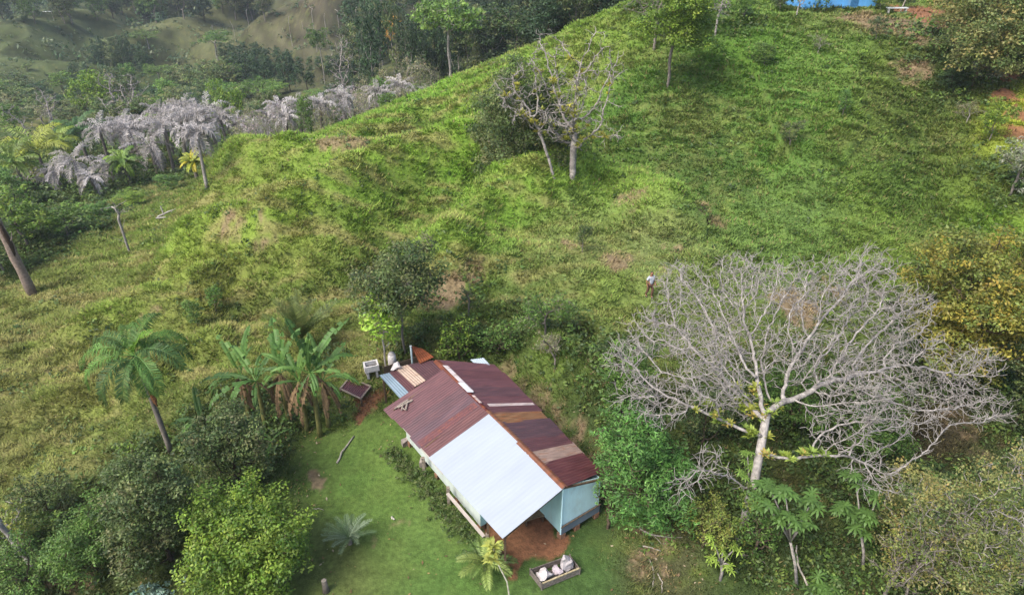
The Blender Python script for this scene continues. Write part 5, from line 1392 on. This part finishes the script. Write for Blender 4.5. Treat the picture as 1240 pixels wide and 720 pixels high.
def sack(label, q, w, h, cat='sack', name='sack', col=(222, 216, 214), group=None):
    root = None
    b = MB(); n = 9; k = 12
    rings = []
    for i in range(n):
        t = i / (n - 1); r = w / 2 * (math.sin(PI * min(1, .18 + .8 * t)) ** .6) * (1.0 if t < .75 else .75)
        for j in range(k):
            a = j / k * 2 * PI; rr = r * (1 + .16 * math.sin(a * 3 + t * 5) + RNG.normal(0, .04))
            rings.append([math.cos(a) * rr, math.sin(a) * rr * .8, h * t])
    v = np.array(rings + [[0, 0, 0], [0, 0, h]]); v = v + np.array([list(mnoise.noise_vector(Vector(a * 3.6 + float(q[0])))) for a in v]) * w * .36; v[:, 2] = np.maximum(v[:, 2], 0)
    qd = [[i * k + j, i * k + (j + 1) % k, (i + 1) * k + (j + 1) % k, (i + 1) * k + j] for i in range(n - 1) for j in range(k)]
    tr = [[n * k, (j + 1) % k, j] for j in range(k)] + [[n * k + 1, (n - 1) * k + j, (n - 1) * k + (j + 1) % k] for j in range(k)]
    b.add(v, qd, tr, col=s2l(col) * .6); o = b.obj(name, M_CLOTH, None, smooth=False); o.location = [float(x) for x in q]
    tag(o, label, cat, group); return o
g_ = at_z(478, 441, .3)
# stand for the sacks behind the lean-to
q = G(476, 446)
root = empty('water_barrel', q, 'white barrel standing between the washtub and the metal pipe', 'barrel')
b = MB(); b.tube([[0, 0, 0], [0, 0, .3], [0, 0, .7], [0, 0, 1.0]], [.21, .24, .24, .2], 14, s2l((220, 214, 212)) * .6); b.obj('body', M_CONC, root, smooth=True)
b = MB(); b.tube([[0, 0, 1.0], [.02, 0, 1.08]], [.17, .16], 14, s2l((196, 190, 186)) * .6); b.obj('lid', M_CONC, root, smooth=True)
sack('crumpled white sack at the edge of the lean-to roof', at_z(480, 446, 2.03), .5, .28)
# vent pipe
q = at_z(498, 441, Z1); root = empty('pipe', (q[0], q[1], 0), 'upright grey-blue metal pipe behind the lean-to roof', 'pipe')
b = MB(); b.tube([[0, .35, -.1], [0, .35, 1.5], [0, .35, 2.95]], .055, 8, s2l((150, 170, 176)) * .55); b.obj('tube', M_ZINC, root, smooth=True)
b = MB(); b.tube([[0, .35, 2.95], [0, .35, 3.0]], .07, 8, s2l((190, 200, 204)) * .55); b.obj('cap', M_ZINC, root)

# sticks on the roof
pz_ = SLL.P(.06, .78); root = empty('stick_pile', pz_, 'grey weathered sticks lying on the maroon roof near its back corner', 'sticks')
sl_u = unit(SLL.eb - SLL.rb); sl_v = unit(SLL.rf - SLL.rb)
for a0, a1, l0, l1, r in ((.35, .1, -.35, .6, .045), (0, .3, -.1, .35, .04), (.5, .35, .05, -.15, .05), (-.15, .1, .15, .5, .035), (.3, .55, -.35, -.25, .04)):
    b = MB(); P0 = sl_u * -a0 + sl_v * l0 * .5 + [0, 0, .1]; P1 = sl_u * -a1 * -.8 + sl_v * l1 * .6 + [0, 0, .12]
    b.tube([P0, (P0 + P1) / 2 + [0, 0, .02], P1], [r, r, r * .8], 6, s2l((178, 166, 154)) * .5); b.obj('stick', M_WOOD, root)

# porch bench
q = at_z(646, 628, .2); root = empty('bench', (q[0], q[1], 0.02), 'rough wooden box bench in the shade under the porch roof', 'bench', rz=math.atan2(_hd[1], _hd[0]) + 1.3)
b = MB(); b.box(0, 0, .42, .95, .38, .05, 0, s2l((150, 130, 104)) * .5); b.obj('seat', M_WOOD, root)
b = MB(); b.box(0, .15, .24, .85, .03, .26, 0, s2l((120, 104, 84)) * .5); b.obj('panel', M_WOOD, root)
for sx in (-.4, .4): b = MB(); b.box(sx, 0, .19, .06, .34, .4, 0, s2l((110, 92, 76)) * .5); b.obj('leg', M_WOOD, root)

# wooden crate frame with sacks in front of the house
def crate():
    A, B, C, D = [at_z(a, b_, .3) for a, b_ in ((642, 690), (656, 708), (702, 689), (690, 673))]
    cen = (A + B + C + D) / 4; root = empty('wooden_trough', (cen[0], cen[1], 0), 'grey wooden trough of planks standing on the grass before the house', 'trough')
    A, B, C, D = [x * [1, 1, 0] - [cen[0], cen[1], 0] for x in (A, B, C, D)]
    grey = s2l((150, 140, 132)) * .5
    for nm, a, b_ in (('side', B, C), ('side', A, D), ('end', A, B), ('end', D, C)):
        d = unit(b_ - a)
        e0 = a + d * (.0 if nm == 'side' else .045); e1 = b_ - d * (.0 if nm == 'side' else .045)
        for k in range(2):
            b = MB(); b.beam(e0 + [0, 0, .12 + k * .17], e1 + [0, 0, .12 + k * .17], .035, .15, grey * RNG.uniform(.8, 1.15)); b.obj(nm + '_plank', M_WOOD, root)
    b = MB(); b.beam(lerp(B, C, .0) + [0, 0, .40], lerp(B, C, 1.02) + [0, 0, .40], .06, .04, s2l((200, 186, 150)) * .55); b.obj('rim', M_WOOD, root)
    b = MB(); m0 = lerp(A, B, .5); m1 = lerp(D, C, .5); b.beam(m0 + unit(m1 - m0) * .05 + [0, 0, .1], m1 - unit(m1 - m0) * .05 + [0, 0, .1], .42, .03, grey * .7); b.obj('bottom', M_WOOD, root)
    for x in (A, B, C, D):
        b = MB(); b.beam(x + [0, 0, -.05], x + [0, 0, .42], .06, .06, grey * .9); b.obj('corner_post', M_WOOD, root)
    m = np.array([cen[0], cen[1], 0])
    sack('whitish crumpled sack slumped in the left end of the trough', m + lerp(m0, m1, .2) + [0, 0, .12], .62, .5, col=(206, 200, 200))
    sack('low pinkish-white sack in the middle of the trough', m + lerp(m0, m1, .52) + [0, 0, .12], .5, .34, col=(196, 184, 190))
    sack('tall grey-white sack standing in the right end of the trough', m + lerp(m0, m1, .78) + [0, 0, .12], .46, .85, col=(190, 184, 186))
crate()

# poles, stumps and fallen branches
def stick(label, a, b_, r0, r1, cat='branch', name='fallen_branch', col=(190, 182, 168), lift=.05, bend=.1, twigs=0, group=None):
    A = G(*a); B = G(*b_); root = empty(name, A, label, cat, group)
    d = B - A; n = 7; t = np.linspace(0, 1, n)[:, None]
    pts = d * t + np.array([0, 0, lift]) + np.array([-d[1], d[0], 0]) * bend * np.sin(t * PI) + np.concatenate([np.zeros((1, 3)), RNG.normal(0, .02, (n - 2, 3)), np.zeros((1, 3))])
    b = MB(); b.tube(pts, np.linspace(r0, r1, n), 7, s2l(col) * .5); b.obj('wood', M_BARK, root, smooth=True)
    for k in range(twigs):
        i = 2 + k * 2 % 4; b = MB(); u_ = unit(d + np.array([-d[1], d[0], 0]) * (1 if k % 2 else -1)); b.tube([pts[i], pts[i] + u_ * .35 + [0, 0, .06], pts[i] + u_ * .6 + [0, 0, .03]], [r1 * .9, r1 * .7, r1 * .3], 5, s2l(col) * .5); b.obj('twig', M_BARK, root)
stick('straight pale pole lying on the lawn near the bananas', (408, 561), (429, 529), .05, .035, cat='pole', name='pole', bend=.02)
stick('curved fallen branch on the earth right of the house', (774, 640), (826, 652), .05, .02, bend=-.12, twigs=2)
stick('short fallen branch just below the curved one', (778, 662), (800, 668), .035, .02)
stick('thin fallen stick furthest below, near the trough side', (785, 676), (790, 712), .03, .02)
stick('pale stick at the bottom edge below the earth patch', (796, 695), (801, 718), .03, .02)
stick('long pale fallen limb right of the lime young tree', (893, 672), (962, 693), .055, .02, bend=.08, twigs=1)
stick('long thin stick lying in the undergrowth right of the house', (738, 607), (812, 613), .03, .015, lift=.5, bend=.05)
stick('small pale scrap of wood on the middle of the lawn', (474, 626), (478, 630), .05, .04, cat='scrap', name='wood_scrap', col=(220, 214, 200), bend=0)
stick('thin stick lying on the lawn beside the rosette palm', (378, 617), (392, 618), .02, .012)
stick('thin curved branch standing in the lower right undergrowth', (975, 716), (962, 668), .05, .03, lift=.4, twigs=0)
p = G(395, 716); root = empty('stump', p, 'short grey tree stump standing at the bottom of the lawn', 'stump')
b = MB(); b.tube([[0, 0, -.1], [.01, 0, .3], [0, .02, .68]], [.16, .12, .11], 9, s2l((140, 132, 122)) * .45); b.obj('trunk', M_BARK, root, smooth=True)
b = MB(); b.tube([[0, .02, .68], [0, .02, .69]], [.105, .09], 9, s2l((190, 178, 160)) * .5); b.obj('cut_face', M_WOOD, root)
for k, (px, py, lab) in enumerate([(492, 538, 'grey stone block against the left wall nearest the back corner'), (513, 562, 'grey stone block against the middle of the left wall')]):
    p = G(px, py); root = None; b = MB(); b.box(0, 0, .15, .42, .34, .34, .5 + k, s2l((170, 160, 152)) * .5, jit=.03); b.box(.1, .05, .36, .22, .2, .12, .9, s2l((190, 180, 172)) * .5, jit=.02)
    o = b.obj('stone_block', M_CONC); o.location = [float(v) for v in p]; tag(o, lab, 'stone')

# ------------------------------------------------------------------ distant structures
def simple_house(label, px, y, w, d, wallc, roofc, rz=0, hw=2.6, name='house', p=None, roof_mat=M_ROOF, rh=1.0):
    p = at(px, y) if p is None else p
    root = empty(name, p, label, 'house', None, rz)
    for nm, (cx, cy_, sx, sy) in (('wall', (0, -d / 2, w, .12)), ('wall', (0, d / 2, w, .12)), ('wall', (-w / 2, 0, .12, d - .13)), ('wall', (w / 2, 0, .12, d - .13))):
        b = MB(); b.box(cx, cy_, hw / 2 - .3, sx, sy, hw + .6, 0, wallc); b.obj(nm, M_PAINT, root)
    for s in (-1, 1):
        sl = Slope([-w / 2 - .4, 0, hw + rh], [w / 2 + .4, 0, hw + rh], [-w / 2 - .4, s * (d / 2 + .5), hw - .1], [w / 2 + .4, s * (d / 2 + .5), hw - .1])
        sheet(sl, 0, 1, 0, 1, roofc, roof_mat, root, period=.25, amp=.02, name='roof', over=0)
    b = MB(); b.box(w * .2, -d / 2 - .065, 1.0, .9, .02, 2.0, 0, wallc * .4); b.obj('door', M_WOOD, root)
    b = MB(); b.box(-w * .2, -d / 2 - .065, 1.5, 1.1, .02, .9, 0, wallc * .25); b.obj('window', M_WOOD, root)
    return root
p = G(1012, 11); p = p + [0, 2.9, 0]; p[2] = float(hgt(np.array([p[0]]), np.array([p[1]]))[0])
simple_house('blue-walled house on the hilltop at the top edge', 0, 0, 8.5, 5.5, s2l((96, 168, 230)) * .85, s2l((96, 168, 230)) * .7, rz=.12, p=p, roof_mat=M_PAINT, hw=2.2)
simple_house('tiny white-roofed house in the distant valley', 64, 300, 7, 4.5, s2l((220, 220, 214)) * .6, s2l((226, 226, 222)) * .66, rz=.2, roof_mat=M_ZINC)
p = G(1085, 16); root = empty('bench', p, 'small white bench on the hilltop right of the blue house', 'bench')
b = MB(); b.box(0, 0, .5, 2.2, .5, .08, 0, s2l((210, 216, 214)) * .6); b.obj('seat', M_PAINT, root)
for sx in (-.9, .9): b = MB(); b.box(sx, 0, .2, .1, .45, .5, 0, s2l((190, 190, 186)) * .6); b.obj('leg', M_PAINT, root)
p = G(1090, 14); root = empty('leaning_pole', p, 'pale leaning pole beside the hilltop bench', 'pole')
b = MB(); b.tube([[0, 0, -.2], [.5, 0, 2.6]], [.07, .05], 6, s2l((200, 190, 176)) * .5); b.obj('shaft', M_WOOD, root)

# ------------------------------------------------------------------ person
def skin_obj(name, verts, edges, rad, mat, parent, sub=2, col=(.5, .5, .5), root_i=0):
    me = bpy.data.meshes.new(name); me.from_pydata([tuple(map(float, v)) for v in verts], edges, []); me.update()
    o = bpy.data.objects.new(name, me); COL.objects.link(o); o.parent = parent
    o.modifiers.new('Skin', 'SKIN').use_smooth_shade = True
    sk = me.skin_vertices[0].data if len(me.skin_vertices) else None
    if sk is None:
        return o
    for i, r in enumerate(rad): sk[i].radius = (r, r) if np.isscalar(r) else r; sk[i].use_root = (i == root_i)
    s = o.modifiers.new('Sub', 'SUBSURF'); s.levels = s.render_levels = sub
    me.materials.append(mat); return o
def flat_mat(name, c, rough=.8):
    m, nt, N, L = new_mat(name); out = N.new('ShaderNodeOutputMaterial'); bs = N.new('ShaderNodeBsdfPrincipled')
    nz = N.new('ShaderNodeTexNoise'); nz.inputs['Scale'].default_value = 14; cr_ = N.new('ShaderNodeValToRGB')
    cr_.color_ramp.elements[0].color = (*[v * .8 for v in c], 1); cr_.color_ramp.elements[1].color = (*[min(1, v * 1.15) for v in c], 1)
    L.new(nz.outputs['Fac'], cr_.inputs[0]); L.new(cr_.outputs[0], bs.inputs['Base Color']); bs.inputs['Roughness'].default_value = rough
    L.new(bs.outputs[0], out.inputs['Surface']); return m
def person():
    p = G(786, 360); root = empty('person', p, 'person in a pale blue-grey shirt walking on the hillside above the dead tree', 'person', rz=.5)
    skin = flat_mat('skin', s2l((150, 104, 80)) * .7); shirt = flat_mat('shirt', s2l((200, 208, 220)) * .62); trous = flat_mat('trousers', s2l((128, 92, 74)) * .45); hair = flat_mat('dark_hair', (.015, .012, .01)); boot = flat_mat('boots', (.02, .02, .022))
    V = [(0, 0, .95), (0, .01, 1.15), (0, .02, 1.38), (0, .02, 1.50), (0, 0, 1.56), (0, -.015, 1.66), (0, 0, 1.74),
         (.18, .01, 1.42), (.26, .02, 1.16), (.24, -.14, .95), (.23, -.2, .87), (.225, -.235, .80),
         (-.18, .01, 1.42), (-.27, .06, 1.16), (-.26, 0, .93), (-.26, -.04, .85), (-.255, -.07, .78),
         (.09, 0, .88), (.11, -.12, .5), (.11, -.06, .09), (.11, -.2, .04),
         (-.09, 0, .88), (-.10, .08, .5), (-.10, .22, .11), (-.10, .1, .04)]
    E = [(0, 1), (1, 2), (2, 3), (3, 4), (4, 5), (5, 6), (2, 7), (7, 8), (8, 9), (9, 10), (10, 11), (2, 12), (12, 13), (13, 14), (14, 15), (15, 16), (0, 17), (17, 18), (18, 19), (19, 20), (0, 21), (21, 22), (22, 23), (23, 24)]
    R = [.13, .12, .14, .06, .07, .095, .07, .06, .045, .035, .04, .02, .06, .045, .035, .04, .02, .085, .06, .04, .035, .085, .06, .04, .035]
    skin_obj('body', V, E, R, skin, root)
    Vs = [(0, 0, .9), (0, .01, 1.15), (0, .02, 1.38), (0, .02, 1.47), (.18, .01, 1.41), (.25, .02, 1.22), (-.18, .01, 1.41), (-.26, .05, 1.22)]
    skin_obj('shirt', Vs, [(0, 1), (1, 2), (2, 3), (2, 4), (4, 5), (2, 6), (6, 7)], [.165, .155, .17, .085, .08, .075, .08, .075], shirt, root)
    Vt = [(0, 0, .93), (.09, 0, .86), (.11, -.12, .5), (.11, -.06, .14), (-.09, 0, .86), (-.10, .08, .5), (-.10, .21, .16)]
    skin_obj('trousers', Vt, [(0, 1), (1, 2), (2, 3), (0, 4), (4, 5), (5, 6)], [.14, .1, .085, .07, .1, .085, .07], trous, root)
    skin_obj('hair', [(0, .025, 1.69), (0, .035, 1.76)], [(0, 1)], [.1, .06], hair, root)
    for s, y0 in ((.11, -.06), (-.10, .2)):
        skin_obj('boot', [(s, y0, .1), (s, y0 - .03, .03), (s, y0 - .17, .03)], [(0, 1), (1, 2)], [.055, .05, .045], boot, root)
    # stick carried in the hand
    b = MB(); b.tube([[.2, -.1, .72], [.24, -.32, .86], [.3, -.8, 1.1]], [.02, .018, .012], 5, s2l((170, 150, 120)) * .5); o = b.obj('walking_stick', M_WOOD)
    o.location = root.location; o.rotation_euler = root.rotation_euler; tag(o, 'short stick held by the person on the hillside', 'stick')
person()

# ------------------------------------------------------------------ air
def haze(density=.00022):
    m, nt, N, L = new_mat('air'); out = N.new('ShaderNodeOutputMaterial'); v = N.new('ShaderNodeVolumePrincipled')
    v.inputs['Color'].default_value = (.80, .88, 1, 1); v.inputs['Density'].default_value = density; v.inputs['Anisotropy'].default_value = .2
    L.new(v.outputs[0], out.inputs['Volume'])
    b = MB(); b.box(0, 800, -40, 4600, 1700, 190, 0)
    o = b.obj('haze', m); tag(o, 'thin pale haze over the far valley', 'haze', kind='stuff')
haze()

# ------------------------------------------------------------------ light, sky, camera
w = bpy.data.worlds.new('World'); SC.world = w; w.use_nodes = True
nt = w.node_tree; bg = nt.nodes['Background']; sky = nt.nodes.new('ShaderNodeTexSky')
sky.sky_type = 'NISHITA'; sky.sun_disc = False; sky.dust_density = 4.0; sky.air_density = 1.0; sky.ozone_density = 1.0
SUN_EL, SUN_AZ = math.radians(52), math.radians(-128)     # azimuth from +y towards +x
sky.sun_elevation = SUN_EL; sky.sun_rotation = SUN_AZ
nt.links.new(sky.outputs[0], bg.inputs[0]); bg.inputs[1].default_value = .15
sun = bpy.data.lights.new('sun', 'SUN'); sun.energy = 2.0; sun.angle = math.radians(26); sun.color = (1, .95, .87)
so = bpy.data.objects.new('sun', sun); COL.objects.link(so)
dv = Vector((math.sin(SUN_AZ) * math.cos(SUN_EL), math.cos(SUN_AZ) * math.cos(SUN_EL), math.sin(SUN_EL)))
so.rotation_euler = dv.to_track_quat('Z', 'Y').to_euler()

cam = bpy.data.cameras.new('camera'); co = bpy.data.objects.new('camera', cam); COL.objects.link(co)
co.location = (0, 0, CAMH); co.rotation_euler = (PI / 2 - TH, 0, 0)
cam.lens = 36 * FPX / 1240; cam.sensor_width = 36; cam.clip_start = .5; cam.clip_end = 4000
SC.camera = co
SC.view_settings.view_transform = 'Standard'; SC.view_settings.look = 'None'; SC.view_settings.gamma = 1
SC.view_settings.exposure = 1.18
SC.cycles.max_bounces = 6; SC.cycles.diffuse_bounces = 3; SC.cycles.volume_bounces = 0
SC.cycles.use_denoising = True
